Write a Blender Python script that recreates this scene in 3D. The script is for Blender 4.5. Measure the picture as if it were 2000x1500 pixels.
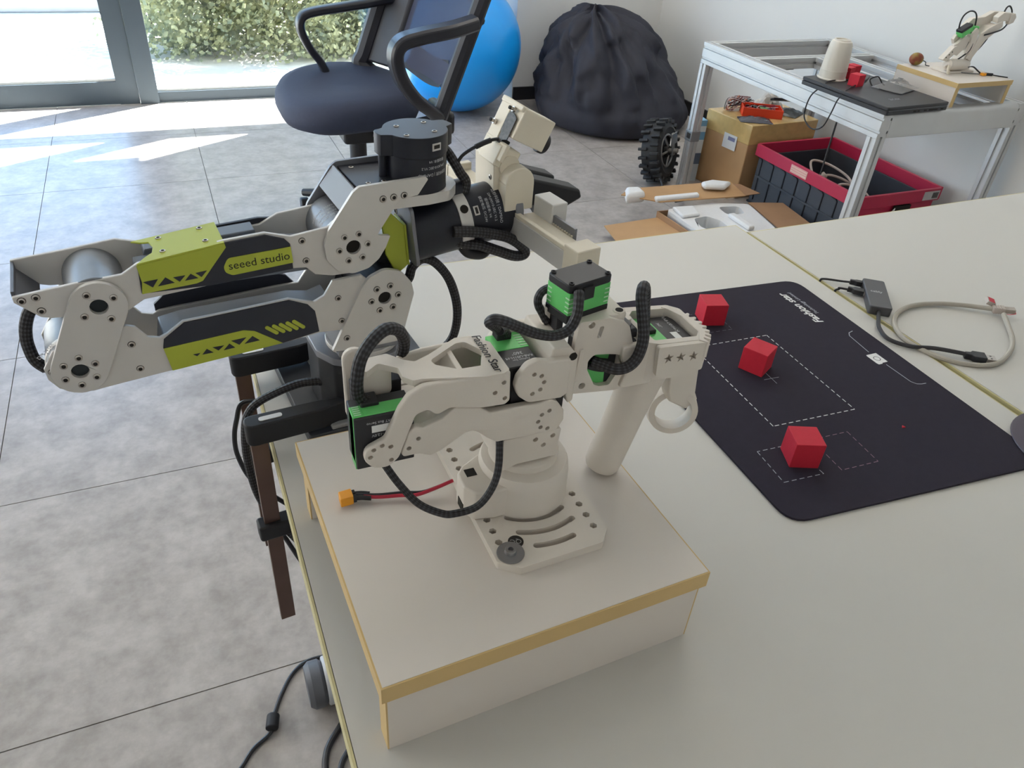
import bpy, bmesh, math, random
from mathutils import Vector, Matrix
from mathutils.geometry import tessellate_polygon
random.seed(7)
for o in list(bpy.data.objects): bpy.data.objects.remove(o)
SC = bpy.context.scene
COL = SC.collection
PI = math.pi
R = math.radians

# ------------------------------------------------------------------ camera
cam = bpy.data.cameras.new('camera'); cam_ob = bpy.data.objects.new('camera', cam); COL.objects.link(cam_ob)
cam.sensor_fit = 'HORIZONTAL'; cam.sensor_width = 36.0; cam.lens = 1480.32 / 2000 * 36.0
cam.clip_start = 0.02; cam.clip_end = 100
_p, _r, _y = R(35.8311), R(4.6907), R(25.7513)
def _cam_axes():
    fwd = Vector((0, math.cos(_p), -math.sin(_p))); right = Vector((1, 0, 0)); up = Vector((0, math.sin(_p), math.cos(_p)))
    c, s = math.cos(_r), math.sin(_r)
    r2 = right * c + up * s; u2 = up * c - right * s
    M = Matrix.Rotation(-_y, 3, 'Z')
    return M @ r2, M @ u2, M @ fwd
_a, _b, _c = _cam_axes()
_m = Matrix((_a, _b, -_c)).transposed().to_4x4(); _m.translation = (0, 0, 1.23)
cam_ob.matrix_world = _m
SC.camera = cam_ob

# ------------------------------------------------------------------ world, sun, lights, exposure
SC.view_settings.view_transform = 'Standard'; SC.view_settings.look = 'None'
SC.view_settings.gamma = 1.0; SC.view_settings.use_curve_mapping = False
SC.view_settings.exposure = 0.0
w = bpy.data.worlds.new('world'); SC.world = w; w.use_nodes = True
nt = w.node_tree; bg = nt.nodes['Background']
sky = nt.nodes.new('ShaderNodeTexSky'); sky.sky_type = 'HOSEK_WILKIE'
sky.sun_direction = (0.585, 0.327, 0.742); sky.turbidity = 2.4; sky.ground_albedo = 0.5
nt.links.new(sky.outputs[0], bg.inputs[0]); bg.inputs[1].default_value = 34.0
sun = bpy.data.lights.new('sun', 'SUN'); sun.energy = 60.0; sun.angle = R(0.6); sun.color = (1.0, 0.96, 0.88)
sun_ob = bpy.data.objects.new('sun', sun); COL.objects.link(sun_ob)
_d = Vector((-0.873 * 0.677, -0.488 * 0.677, -0.736)); sun_ob.rotation_euler = _d.to_track_quat('-Z', 'Y').to_euler()
sun_ob.location = (4, 6, 6)
def area(name, loc, sx, sy, e, col, rot=(0, 0, 0)):
    l = bpy.data.lights.new(name, 'AREA'); l.shape = 'RECTANGLE'; l.size = sx; l.size_y = sy; l.energy = e; l.color = col
    ob = bpy.data.objects.new(name, l); COL.objects.link(ob); ob.location = loc; ob.rotation_euler = rot
    return ob
area('ceiling_fill_light', (1.9, 3.0, 2.76), 1.2, 1.2, 16, (1.0, 0.95, 0.88))  # unseen fill, added to brighten the pier and right wall
area('ceiling_fill_light', (0.9, 2.0, 2.76), 1.6, 1.6, 4.5, (1.0, 0.93, 0.84))  # added overhead fill
area('rear_fill_light', (-0.4, -2.9, 1.5), 3.2, 1.8, 11, (1.0, 0.92, 0.84), (R(90), 0, 0))  # added fill in front of the solid rear wall, no window there
area('left_fill_light', (-2.55, 2.5, 1.35), 1.9, 2.4, 52, (1.0, 0.96, 0.90), (0, R(-90), 0))  # added fill for the right wall; the left wall has no opening
FLOOR_Z = 0.0; DESK = 0.73; RIS = 0.8055

# ------------------------------------------------------------------ materials
def lin(c):
    def f(v):
        v /= 255.0
        return v / 12.92 if v <= 0.04045 else ((v + 0.055) / 1.055) ** 2.4
    return (f(c[0]), f(c[1]), f(c[2]), 1.0)
MATS = {}
def mat(name, rgb, rough=0.5, metal=0.0, var=0.0, scale=20.0, bump=0.0, bscale=200.0, spec=0.5, aniso=None, coat=0.0, trans=0.0):
    """principled material with optional procedural colour mottling and fine relief"""
    if name in MATS: return MATS[name]
    m = bpy.data.materials.new(name); m.use_nodes = True; t = m.node_tree; p = t.nodes['Principled BSDF']
    c = lin(rgb); p.inputs['Base Color'].default_value = c
    p.inputs['Roughness'].default_value = rough; p.inputs['Metallic'].default_value = metal
    p.inputs['Specular IOR Level'].default_value = spec
    if coat: p.inputs['Coat Weight'].default_value = coat
    if trans: p.inputs['Transmission Weight'].default_value = trans
    if var or bump:
        tc = t.nodes.new('ShaderNodeTexCoord')
    if var:
        n = t.nodes.new('ShaderNodeTexNoise'); n.inputs['Scale'].default_value = scale; n.inputs['Detail'].default_value = 4
        t.links.new(tc.outputs['Object'], n.inputs['Vector'])
        r = t.nodes.new('ShaderNodeValToRGB'); e = r.color_ramp.elements
        e[0].position = 0.3; e[1].position = 0.7
        e[0].color = (c[0] * (1 - var), c[1] * (1 - var), c[2] * (1 - var), 1)
        e[1].color = (min(1, c[0] * (1 + var)), min(1, c[1] * (1 + var)), min(1, c[2] * (1 + var)), 1)
        t.links.new(n.outputs['Fac'], r.inputs['Fac']); t.links.new(r.outputs['Color'], p.inputs['Base Color'])
    if bump:
        n2 = t.nodes.new('ShaderNodeTexNoise'); n2.inputs['Scale'].default_value = bscale; n2.inputs['Detail'].default_value = 2
        t.links.new(tc.outputs['Object'], n2.inputs['Vector'])
        b = t.nodes.new('ShaderNodeBump'); b.inputs['Strength'].default_value = bump; b.inputs['Distance'].default_value = 0.002
        t.links.new(n2.outputs['Fac'], b.inputs['Height']); t.links.new(b.outputs['Normal'], p.inputs['Normal'])
    MATS[name] = m
    return m
def braid_mat():
    if 'braid' in MATS: return MATS['braid']
    m = bpy.data.materials.new('braided sleeve'); m.use_nodes = True; t = m.node_tree; p = t.nodes['Principled BSDF']
    p.inputs['Roughness'].default_value = 0.55
    tc = t.nodes.new('ShaderNodeTexCoord'); sp = t.nodes.new('ShaderNodeSeparateXYZ'); t.links.new(tc.outputs['UV'], sp.inputs[0])
    def mth(op, a, b=None):
        n = t.nodes.new('ShaderNodeMath'); n.operation = op
        for i, q in enumerate((a, b)):
            if q is None: continue
            if isinstance(q, (int, float)): n.inputs[i].default_value = q
            else: t.links.new(q, n.inputs[i])
        return n.outputs[0]
    u = mth('MULTIPLY', sp.outputs[0], 1.0); v = mth('MULTIPLY', sp.outputs[1], 2 * PI * 6)
    a = mth('SINE', mth('ADD', u, v)); b = mth('SINE', mth('SUBTRACT', u, v))
    h = mth('MULTIPLY', a, b)
    r = t.nodes.new('ShaderNodeValToRGB'); e = r.color_ramp.elements
    e[0].position = 0.35; e[0].color = lin((16, 16, 20)); e[1].position = 0.97; e[1].color = lin((70, 70, 76))
    hh = mth('ADD', mth('MULTIPLY', h, 0.5), 0.5)
    t.links.new(hh, r.inputs['Fac']); t.links.new(r.outputs['Color'], p.inputs['Base Color'])
    bp = t.nodes.new('ShaderNodeBump'); bp.inputs['Strength'].default_value = 0.5; bp.inputs['Distance'].default_value = 0.001
    t.links.new(hh, bp.inputs['Height']); t.links.new(bp.outputs['Normal'], p.inputs['Normal'])
    MATS['braid'] = m
    return m
ALU = mat('brushed aluminium', (216, 213, 209), 0.45, 0.22, 0.03, 40)
ALU2 = mat('anodised grey aluminium', (136, 138, 144), 0.42, 0.45, 0.04, 40)
STEEL = mat('steel screw', (190, 185, 180), 0.3, 0.85)
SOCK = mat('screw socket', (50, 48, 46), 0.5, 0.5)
LIME = mat('lime paint', (176, 186, 62), 0.45)
NAVY = mat('black panel', (38, 42, 54), 0.5, 0.0, 0.06, 60)
BLK = mat('black plastic', (30, 31, 36), 0.45)
BLK2 = mat('matt black plastic', (24, 25, 30), 0.6)
MOTOR = mat('black motor case', (34, 37, 47), 0.42, 0.2)
MOTG = mat('grey motor case', (128, 132, 138), 0.4, 0.5, 0.05, 90)
PLA = mat('white printed plastic', (222, 214, 203), 0.55, 0, 0.015, 60, 0.05, 900)
CREAM = mat('cream printed plastic', (232, 223, 204), 0.55, 0, 0.015, 60, 0.05, 900)
HOLE = mat('dark hole', (24, 20, 14), 0.8)  # near-black colour paints the shade inside holes, slots and wells; also shaft caps
GREEN = mat('green servo case', (98, 196, 106), 0.4, 0.1)
GPALE = mat('pale green groove', (190, 222, 190), 0.5)
WHT = mat('white print', (232, 232, 230), 0.5)
GREYP = mat('grey print', (176, 178, 186), 0.55)
INK = mat('black print', (16, 16, 18), 0.5)
LAMI = mat('cream laminate', (210, 207, 200), 0.38, 0, 0.012, 3.0, 0.02, 400)
LAMI2 = mat('white laminate', (222, 214, 205), 0.4, 0, 0.012, 4.0, 0.02, 400)
TAPE = mat('tan edge band', (208, 178, 122), 0.45, 0, 0.04, 8)
TAPE2 = mat('pale edge band', (206, 196, 148), 0.45, 0, 0.04, 8)
RED = mat('red foam cube', (196, 28, 52), 0.7, 0, 0.03, 200, 0.08, 900)
ORANGE = mat('orange connector', (238, 160, 34), 0.4)
BRAID = braid_mat()
RUB = mat('black rubber', (22, 22, 24), 0.65)

# ------------------------------------------------------------------ mesh helpers
def rnd(pts, r, seg=4):
    """round the corners of a 2-D polygon; r a number or a list"""
    out = []; n = len(pts)
    for i in range(n):
        a, b, c = Vector(pts[i - 1]), Vector(pts[i]), Vector(pts[(i + 1) % n])
        rr = r[i] if isinstance(r, (list, tuple)) else r
        d1, d2 = a - b, c - b; l1, l2 = d1.length, d2.length
        if rr <= 0 or l1 < 1e-9 or l2 < 1e-9: out.append(tuple(b)); continue
        d1.normalize(); d2.normalize(); co = max(-1, min(1, d1.dot(d2))); ang = math.acos(co)
        if ang > PI - 0.05: out.append(tuple(b)); continue
        t = min(rr / math.tan(ang / 2), l1 * 0.48, l2 * 0.48)
        p1, p2 = b + d1 * t, b + d2 * t
        for k in range(seg + 1):
            s = k / seg
            q = p1 * (1 - s) ** 2 + b * 2 * s * (1 - s) + p2 * s ** 2
            out.append(tuple(q))
    return out
def circ(cx, cy, r, n=16, a0=0.0): return [(cx + r * math.cos(a0 + 2 * PI * k / n), cy + r * math.sin(a0 + 2 * PI * k / n)) for k in range(n)]
def arcslot(cx, cy, r, wd, a0, a1, n=10):
    o = []
    for k in range(n + 1):
        a = a0 + (a1 - a0) * k / n; o.append((cx + (r + wd) * math.cos(a), cy + (r + wd) * math.sin(a)))
    am = a1; ex, ey = cx + r * math.cos(am), cy + r * math.sin(am); s = 1 if a1 > a0 else -1
    for k in range(1, 5): t = am + s * PI * k / 5; o.append((ex + wd * math.cos(t), ey + wd * math.sin(t)))
    for k in range(n + 1):
        a = a1 + (a0 - a1) * k / n; o.append((cx + (r - wd) * math.cos(a), cy + (r - wd) * math.sin(a)))
    ex, ey = cx + r * math.cos(a0), cy + r * math.sin(a0)
    for k in range(1, 5): t = a0 + PI + s * PI * k / 5; o.append((ex + wd * math.cos(t), ey + wd * math.sin(t)))
    return o
def capsule(x0, y0, x1, y1, r0, r1=None, n=10):
    r1 = r0 if r1 is None else r1; a = math.atan2(y1 - y0, x1 - x0); o = []
    for k in range(n + 1): t = a + PI / 2 + PI * k / n; o.append((x0 + r0 * math.cos(t), y0 + r0 * math.sin(t)))
    for k in range(n + 1): t = a - PI / 2 + PI * k / n; o.append((x1 + r1 * math.cos(t), y1 + r1 * math.sin(t)))
    return o
def spline(pts, n=8, closed=False):
    P = [Vector(p) for p in pts]; out = []; m = len(P); rng = m if closed else m - 1
    for i in range(rng):
        if closed: a, b, c, d = P[i - 1], P[i], P[(i + 1) % m], P[(i + 2) % m]
        else: a, b, c, d = P[max(i - 1, 0)], P[i], P[i + 1], P[min(i + 2, m - 1)]
        for k in range(n):
            t = k / n
            out.append(0.5 * ((2 * b) + (c - a) * t + (2 * a - 5 * b + 4 * c - d) * t * t + (3 * b - a - 3 * c + d) * t ** 3))
    if not closed: out.append(P[-1])
    return out
class MB:
    """collects vertices and faces of ONE mesh; s scales the units (0.001 = millimetres)"""
    def __init__(self, s=1.0): self.v = []; self.f = []; self.s = s; self.uv = {}
    def add(self, vs, fs):
        o = len(self.v); self.v += [tuple(q) for q in vs]; self.f += [tuple(i + o for i in f) for f in fs]; return self
    def box(self, x0, x1, y0, y1, z0, z1, M=None):
        vs = [Vector((x, y, z)) for x in (x0, x1) for y in (y0, y1) for z in (z0, z1)]
        if M is not None: vs = [M @ q for q in vs]
        return self.add(vs, [(0, 1, 3, 2), (4, 6, 7, 5), (0, 4, 5, 1), (2, 3, 7, 6), (0, 2, 6, 4), (1, 5, 7, 3)])
    def prism(self, pts, d0, d1, ax='y', holes=(), M=None, taper=None):
        """polygon in the plane across ax, extruded from d0 to d1, with real holes"""
        def P(p, d):
            q = {'y': (p[0], d, p[1]), 'z': (p[0], p[1], d), 'x': (d, p[0], p[1])}[ax]
            return M @ Vector(q) if M is not None else q
        loops = [list(pts)] + [list(h) for h in holes]
        flat = [p for l in loops for p in l]; n = len(flat)
        top = flat
        if taper: top = [p for p in taper]
        vs = [P(p, d0) for p in flat] + [P(p, d1) for p in top]
        fs = []
        if holes:
            tri = tessellate_polygon([[Vector((p[0], p[1], 0)) for p in l] for l in loops])
            for t in tri:
                fs.append(tuple(t)); fs.append(tuple(i + n for i in reversed(t)))
        else:
            fs.append(tuple(range(n))); fs.append(tuple(reversed(range(n, 2 * n))))
        o = 0
        for l in loops:
            k = len(l)
            for i in range(k): j = (i + 1) % k; fs.append((o + i, o + i + n, o + j + n, o + j))
            o += k
        return self.add(vs, fs)
    def loft(self, rings, cap=True, closed=True):
        n = len(rings[0]); vs = [p for r in rings for p in r]; fs = []
        for k in range(len(rings) - 1):
            for i in range(n if closed else n - 1):
                j = (i + 1) % n; fs.append((k * n + i, k * n + j, (k + 1) * n + j, (k + 1) * n + i))
        if cap and closed:
            fs.append(tuple(reversed(range(n)))); fs.append(tuple(range((len(rings) - 1) * n, len(rings) * n)))
        return self.add(vs, fs)
    def cyl(self, p0, p1, r, r1=None, n=24, cap=True):
        p0, p1 = Vector(p0), Vector(p1); r1 = r if r1 is None else r1
        return self.lathe([(r, 0), (r1, (p1 - p0).length)], p0, p1 - p0, n, cap)
    def lathe(self, prof, p0=(0, 0, 0), d=(0, 0, 1), n=24, cap=True, a0=0.0):
        p0 = Vector(p0); d = Vector(d).normalized(); x = d.orthogonal().normalized()
        if abs(d.z) > 0.99: x = Vector((1, 0, 0))
        y = d.cross(x)
        rings = [[p0 + d * h + (x * math.cos(a0 + 2 * PI * k / n) + y * math.sin(a0 + 2 * PI * k / n)) * max(r, 1e-5) for k in range(n)] for r, h in prof]
        return self.loft(rings, cap)
    def tube(self, path, r, n=10, cap=True, uvk=None):
        P = [Vector(p) for p in path]; T = [(P[min(i + 1, len(P) - 1)] - P[max(i - 1, 0)]).normalized() for i in range(len(P))]
        x = T[0].orthogonal().normalized(); rings = []; L = 0; st = len(self.f)
        lens = []
        for i, p in enumerate(P):
            x = (x - T[i] * x.dot(T[i])).normalized(); y = T[i].cross(x)
            rr = r[i] if isinstance(r, (list, tuple)) else r
            rings.append([p + (x * math.cos(2 * PI * k / n) + y * math.sin(2 * PI * k / n)) * rr for k in range(n)])
            if i: L += (P[i] - P[i - 1]).length
            lens.append(L)
        self.loft(rings, cap)
        if uvk:
            q = st
            for k in range(len(P) - 1):
                for i in range(n):
                    self.uv[q] = [(lens[k] * uvk, i / n), (lens[k] * uvk, (i + 1) / n), (lens[k + 1] * uvk, (i + 1) / n), (lens[k + 1] * uvk, i / n)]; q += 1
        return self
    def ball(self, c, r, nu=20, nv=12):
        c = Vector(c); rx, ry, rz = r if isinstance(r, (tuple, list)) else (r, r, r)
        return self.loft([[c + Vector((rx * math.sin(max(1e-3, min(PI - 1e-3, PI * j / nv))) * math.cos(2 * PI * i / nu), ry * math.sin(max(1e-3, min(PI - 1e-3, PI * j / nv))) * math.sin(2 * PI * i / nu), rz * -math.cos(PI * j / nv))) for i in range(nu)] for j in range(nv + 1)])
    def torus(self, c, d, Rr, r, n=32, m=8):
        c = Vector(c); d = Vector(d).normalized(); x = d.orthogonal().normalized(); y = d.cross(x)
        return self.tube_closed([c + (x * math.cos(2 * PI * k / n) + y * math.sin(2 * PI * k / n)) * Rr for k in range(n)], r, m)
    def tube_closed(self, P, r, m=8):
        n = len(P); P = [Vector(p) for p in P]; cc = sum(P, Vector()) / n; vs = []; fs = []
        for i in range(n):
            T = (P[(i + 1) % n] - P[i - 1]).normalized(); x = P[i] - cc; x = (x - T * x.dot(T)).normalized(); y = T.cross(x)
            vs += [P[i] + (x * math.cos(2 * PI * k / m) + y * math.sin(2 * PI * k / m)) * r for k in range(m)]
        for i in range(n):
            for k in range(m):
                a, b = i * m + k, i * m + (k + 1) % m; j = (i + 1) % n
                fs.append((a, b, j * m + (k + 1) % m, j * m + k))
        return self.add(vs, fs)
    def mesh(self, name, m=None, smooth=35):
        me = bpy.data.meshes.new(name); s = self.s
        me.from_pydata([(q[0] * s, q[1] * s, q[2] * s) for q in self.v], [], self.f)
        if self.uv:
            lay = me.uv_layers.new(name='UVMap')
            for fi, uvs in self.uv.items():
                ls = me.polygons[fi].loop_start
                for k, q in enumerate(uvs): lay.data[ls + k].uv = q
        bm = bmesh.new(); bm.from_mesh(me); bmesh.ops.recalc_face_normals(bm, faces=bm.faces); bm.to_mesh(me); bm.free()
        if smooth:
            for p in me.polygons: p.use_smooth = True
            me.set_sharp_from_angle(angle=R(smooth))
        if m: me.materials.append(m)
        return me
    def obj(self, name, m, parent=None, bevel=0.0, seg=2, smooth=35, label=None, kind=None):
        ob = bpy.data.objects.new(name, self.mesh(name, m, smooth)); COL.objects.link(ob)
        if parent: ob.parent = parent
        if bevel:
            b = ob.modifiers.new('bevel', 'BEVEL'); b.width = bevel * self.s; b.segments = seg; b.limit_method = 'ANGLE'; b.angle_limit = R(40)
        if label: ob['label'] = label
        if kind: ob['kind'] = kind
        return ob
def drill(ob, holes, depth=3.2, n=18):
    """bore round holes (u, v, w, r in mm, seen from the viewer's side) into a finished part"""
    b = MB(.001)
    for u, v, w_, r in holes: b.cyl((u, -w_ - 1, v), (u, -w_ + depth, v), r, n=n)
    c = b.obj('cutter', None, ob.parent, smooth=0)
    bo = ob.modifiers.new('bore', 'BOOLEAN'); bo.object = c; bo.operation = 'DIFFERENCE'; bo.solver = 'EXACT'
    bpy.context.view_layer.update(); dg = bpy.context.evaluated_depsgraph_get()
    me = bpy.data.meshes.new_from_object(ob.evaluated_get(dg), depsgraph=dg)
    ob.modifiers.clear(); ob.data = me
    for p in me.polygons: p.use_smooth = True
    me.set_sharp_from_angle(angle=R(30))
    cm = c.data; bpy.data.objects.remove(c); bpy.data.meshes.remove(cm)
def tag(o, label, cat, group=None):
    o['label'] = label; o['category'] = cat
    if group: o['group'] = group
    return o
def thing(name, label, cat, loc=(0, 0, 0), rz=0.0, group=None):
    o = bpy.data.objects.new(name, None); COL.objects.link(o); o.empty_display_size = 0.05
    o.location = loc; o.rotation_euler = (0, 0, rz)
    return tag(o, label, cat, group)
def inst(o, parent, M):
    """another piece that shares the mesh of o"""
    c = o.copy(); COL.objects.link(c); c.parent = parent; c.matrix_local = M
    return c
def copy_tree(o, parent=None):
    c = o.copy(); COL.objects.link(c); c.parent = parent
    for ch in list(o.children): copy_tree(ch, c)
    return c
def frame(p, x, y):
    """4x4 with origin p, x axis and y axis given (z = x cross y)"""
    x = Vector(x).normalized(); y = Vector(y); y = (y - x * y.dot(x)).normalized(); z = x.cross(y)
    M = Matrix((x, y, z)).transposed().to_4x4(); M.translation = Vector(p); return M
def text_mesh(body, size, ext=0.0002, align='CENTER', shear=0.0, bold=0.0):
    cu = bpy.data.curves.new('lettering', 'FONT'); cu.body = body; cu.size = size; cu.align_x = align; cu.align_y = 'CENTER'
    cu.extrude = ext; cu.shear = shear; cu.offset = bold; cu.resolution_u = 3
    ob = bpy.data.objects.new('lettering', cu); COL.objects.link(ob); bpy.context.view_layer.update()
    dg = bpy.context.evaluated_depsgraph_get()
    me = bpy.data.meshes.new_from_object(ob.evaluated_get(dg), depsgraph=dg)
    bpy.data.objects.remove(ob); bpy.data.curves.remove(cu)
    return me
def text(body, size, m, M, parent=None, name='lettering', wrap=None, **k):
    me = text_mesh(body, size, **k); me.materials.clear(); me.materials.append(m)
    if wrap:                                    # bend round a cylinder of radius wrap: x goes round, y along the axis
        for q in me.vertices:
            a = q.co.x / wrap; rr = wrap + q.co.z; q.co = (rr * math.sin(a), q.co.y, rr * math.cos(a) - wrap)
    ob = bpy.data.objects.new(name, me); COL.objects.link(ob)
    if parent: ob.parent = parent
    ob.matrix_local = M
    return ob

# ================================================================== STRUCTURE
YW = 4.36; XR = 2.74; XL = -2.6; YB = -3.0; H = 2.8
def struct(name, mb, m, parent=None, bevel=0.0):
    o = mb.obj(name, m, parent, bevel, smooth=0)
    if not parent: o['kind'] = 'structure'
    return o
WALL = mat('white wall paint', (226, 226, 224), 0.85, 0, 0.012, 2.0, 0.05, 120)
CEIL = mat('white ceiling paint', (232, 232, 230), 0.9, 0, 0.01, 2)
GROUT = mat('floor joint', (112, 110, 108), 0.9)
BASEB = mat('black baseboard', (34, 34, 38), 0.5)
FRAME = mat('grey window frame', (74, 86, 96), 0.45, 0.3)
def floor_mat():
    m = bpy.data.materials.new('grey stone tile'); m.use_nodes = True; t = m.node_tree; p = t.nodes['Principled BSDF']
    tc = t.nodes.new('ShaderNodeTexCoord')
    def noise(s, d):
        n = t.nodes.new('ShaderNodeTexNoise'); n.inputs['Scale'].default_value = s; n.inputs['Detail'].default_value = d; n.inputs['Roughness'].default_value = 0.62
        t.links.new(tc.outputs['Object'], n.inputs['Vector']); return n
    a, b = noise(11, 6), noise(42, 5)
    r1 = t.nodes.new('ShaderNodeValToRGB'); e = r1.color_ramp.elements
    e[0].position = 0.34; e[0].color = lin((158, 152, 147)); e[1].position = 0.62; e[1].color = lin((184, 178, 173))
    r2 = t.nodes.new('ShaderNodeValToRGB'); e = r2.color_ramp.elements
    e[0].position = 0.38; e[0].color = (0.78, 0.76, 0.75, 1); e[1].position = 0.60; e[1].color = (1, 1, 1, 1)
    t.links.new(a.outputs['Fac'], r1.inputs[0]); t.links.new(b.outputs['Fac'], r2.inputs[0])
    x = t.nodes.new('ShaderNodeMixRGB'); x.blend_type = 'MULTIPLY'; x.inputs[0].default_value = 0.55
    t.links.new(r1.outputs[0], x.inputs[1]); t.links.new(r2.outputs[0], x.inputs[2]); t.links.new(x.outputs[0], p.inputs['Base Color'])
    p.inputs['Roughness'].default_value = 0.33
    return m
TILE = floor_mat()
flo = struct('floor', MB().box(XL, XR, YB, YW, -0.06, -0.004), GROUT)
TS = 0.594; X0 = 0.0985; Y0 = 0.866
for i in range(-5, 5):
    for j in range(-7, 7):
        x0, x1 = max(X0 + i * TS, XL) + 0.0011, min(X0 + (i + 1) * TS, XR) - 0.0011
        y0, y1 = max(Y0 + j * TS, YB) + 0.0011, min(Y0 + (j + 1) * TS, YW) - 0.0011
        if x1 - x0 < 0.02 or y1 - y0 < 0.02: continue
        MB().box(x0, x1, y0, y1, -0.008, 0.0).obj('floor_tile', TILE, flo, smooth=0)
struct('ceiling', MB().box(XL, XR, YB, YW + 0.1, H, H + 0.1), CEIL)
struct('wall_right', MB().box(XR, XR + 0.12, YB, YW + 0.1, -0.06, H), WALL)
struct('wall_left', MB().box(XL - 0.12, XL, YB, YW + 0.1, -0.06, H), WALL)
wb_ = MB().box(XL, XR, YB - 0.12, YB, -0.06, H)
struct('wall_rear', wb_, WALL)
struct('wall_far', MB().box(1.46, XR, 4.375, 4.40, -0.06, H).box(XL, 1.46, 4.30, 4.46, 1.99, H), WALL)
struct('wall_pier', MB().box(1.826, XR, 4.10, 4.46, -0.06, H), WALL)
struct('baseboard_far', MB().box(1.83, XR, 4.088, 4.10, 0.0, 0.07), BASEB)
struct('baseboard_right', MB().box(XR - 0.012, XR, YB, 4.088, 0.0, 0.07), BASEB)
# windows: outer frames, sashes and panes
def glass_mat():
    m = bpy.data.materials.new('window glass'); m.use_nodes = True; t = m.node_tree
    for n in list(t.nodes): t.nodes.remove(n)
    o = t.nodes.new('ShaderNodeOutputMaterial'); a = t.nodes.new('ShaderNodeBsdfTransparent'); b = t.nodes.new('ShaderNodeBsdfGlossy')
    a.inputs[0].default_value = (0.94, 0.96, 0.96, 1); b.inputs['Roughness'].default_value = 0.02
    x = t.nodes.new('ShaderNodeMixShader'); x.inputs[0].default_value = 0.05
    t.links.new(a.outputs[0], x.inputs[1]); t.links.new(b.outputs[0], x.inputs[2]); t.links.new(x.outputs[0], o.inputs[0])
    return m
GLASS = glass_mat()
def window(n, x0, x1, zb, ztr0, ztr1, zt=1.97, y=YW):
    w = struct('window_%d' % n, MB().box(x0, x1, y, y + 0.05, 0, zb).box(x0, x1, y, y + 0.05, zt - 0.02, 1.99).box(x0, x1, y, y + 0.04, ztr0, ztr1), FRAME)
    for a, b in ((zb, ztr0), (ztr1, zt - 0.02)):
        struct('window_pane', MB().box(x0 - 0.005, x1 + 0.005, y + 0.03, y + 0.036, a - 0.005, b + 0.005), GLASS, w)
    struct('window_bead', MB().box(x0, x1, y + 0.014, y + 0.03, zb, zb + 0.012), mat('pale sealing strip', (206, 208, 206), 0.6), w)
    return w
for n, x0, x1, zb in ((1, -1.25, -0.212, 0.108), (2, -0.029, 1.42, 0.05), (3, XL, -1.45, 0.108)):
    window(n, x0, x1, zb, 1.08, 1.29)
struct('trim_1', MB().box(-0.212, -0.12, YW - 0.005, YW + 0.05, 0, 1.99).box(-0.118, -0.029, YW - 0.02, YW + 0.05, 0, 1.99), FRAME)
struct('trim_2', MB().box(0.80, 1.03, YW + 0.005, YW + 0.028, 1.28, 1.99), FRAME)  # unseen bar above the transom, added to split the sun patches
struct('trim_3', MB().box(-1.45, -1.35, YW - 0.005, YW + 0.05, 0, 1.99).box(-1.348, -1.25, YW - 0.02, YW + 0.05, 0, 1.99), FRAME)
struct('trim_4', MB().box(1.42, 1.46, YW + 0.005, YW + 0.03, 0, 1.99), FRAME)
# outside
PAVE = mat('pale paving', (214, 212, 206), 0.8, 0, 0.05, 3)
struct('ground_outside', MB().box(-9, 9, YW + 0.1, 16, -0.10, -0.02), PAVE)
# ================================================================== DESKS
def desk(name, label, x0, x1, y0, y1, legs, tape):
    d = thing(name, label, 'desk', ((x0 + x1) / 2, (y0 + y1) / 2, 0))
    cx, cy = (x0 + x1) / 2, (y0 + y1) / 2
    MB().box(x0 + .0025 - cx, x1 - .0025 - cx, y0 + .0025 - cy, y1 - .0025 - cy, DESK - .025, DESK).obj('desktop', LAMI, d, smooth=0)
    e = MB()
    for a in ((x0, x0 + .002, y0, y1), (x1 - .002, x1, y0, y1), (x0 + .002, x1 - .002, y1 - .002, y1), (x0 + .002, x1 - .002, y0, y0 + .002)):
        MB().box(a[0] - cx, a[1] - cx, a[2] - cy, a[3] - cy, DESK - .025, DESK - .0004).obj('edge_band', tape, d, smooth=0)
    for lx, ly in legs: MB().box(lx - cx - .025, lx - cx + .025, ly - cy - .025, ly - cy + .025, 0, DESK - .025).obj('leg', mat('white leg paint', (205, 205, 203), .5), d, .003)
    MB().box(legs[0][0] - cx, legs[-1][0] - cx, legs[0][1] - cy - .01, legs[0][1] - cy + .01, DESK - .085, DESK - .025).obj('rail', MATS['white leg paint'], d)
    return d
D1 = desk('desk', 'cream laminate desk with tan edge carrying the riser and dark mat', .0345, .8345, -.30, .925, [(.20, .75), (.20, -.2), (.76, -.2), (.76, .75)], TAPE2)
D2 = desk('desk', 'cream laminate desk beyond the joint, under the grey hub and cable', .8365, 2.0, -.30, .896, [(.92, .8), (.92, -.2), (1.9, -.2), (1.9, .8)], TAPE2)
_t = R(.8); _p = Vector((.8365, .896, 0)); _v = D2.location - _p      # the far desk stands slightly askew, the joint opens toward the viewer
D2.rotation_euler.z = _t; D2.location = _p + Matrix.Rotation(_t, 3, 'Z') @ _v
fo_ = Vector((.053, .785, .0)) - D1.location
MB().lathe([(.02, -.012), (.034, -.012), (.04, -.004), (.04, .012), (.034, .018), (.01, .018)], fo_ + Vector((0, 0, .041)), (1, 0, 0), 28).obj('foot_cap', mat('dark grey cap', (92, 94, 100), .5), D1, label='dark grey cap of the round foot')
MB().lathe([(.039, .018), (.041, .02), (.041, .125), (.036, .13)], fo_ + Vector((0, 0, .042)), (1, 0, 0), 28).obj('foot', mat('pale grey foot', (200, 202, 206), .4), D1, label='pale grey round foot')
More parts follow.
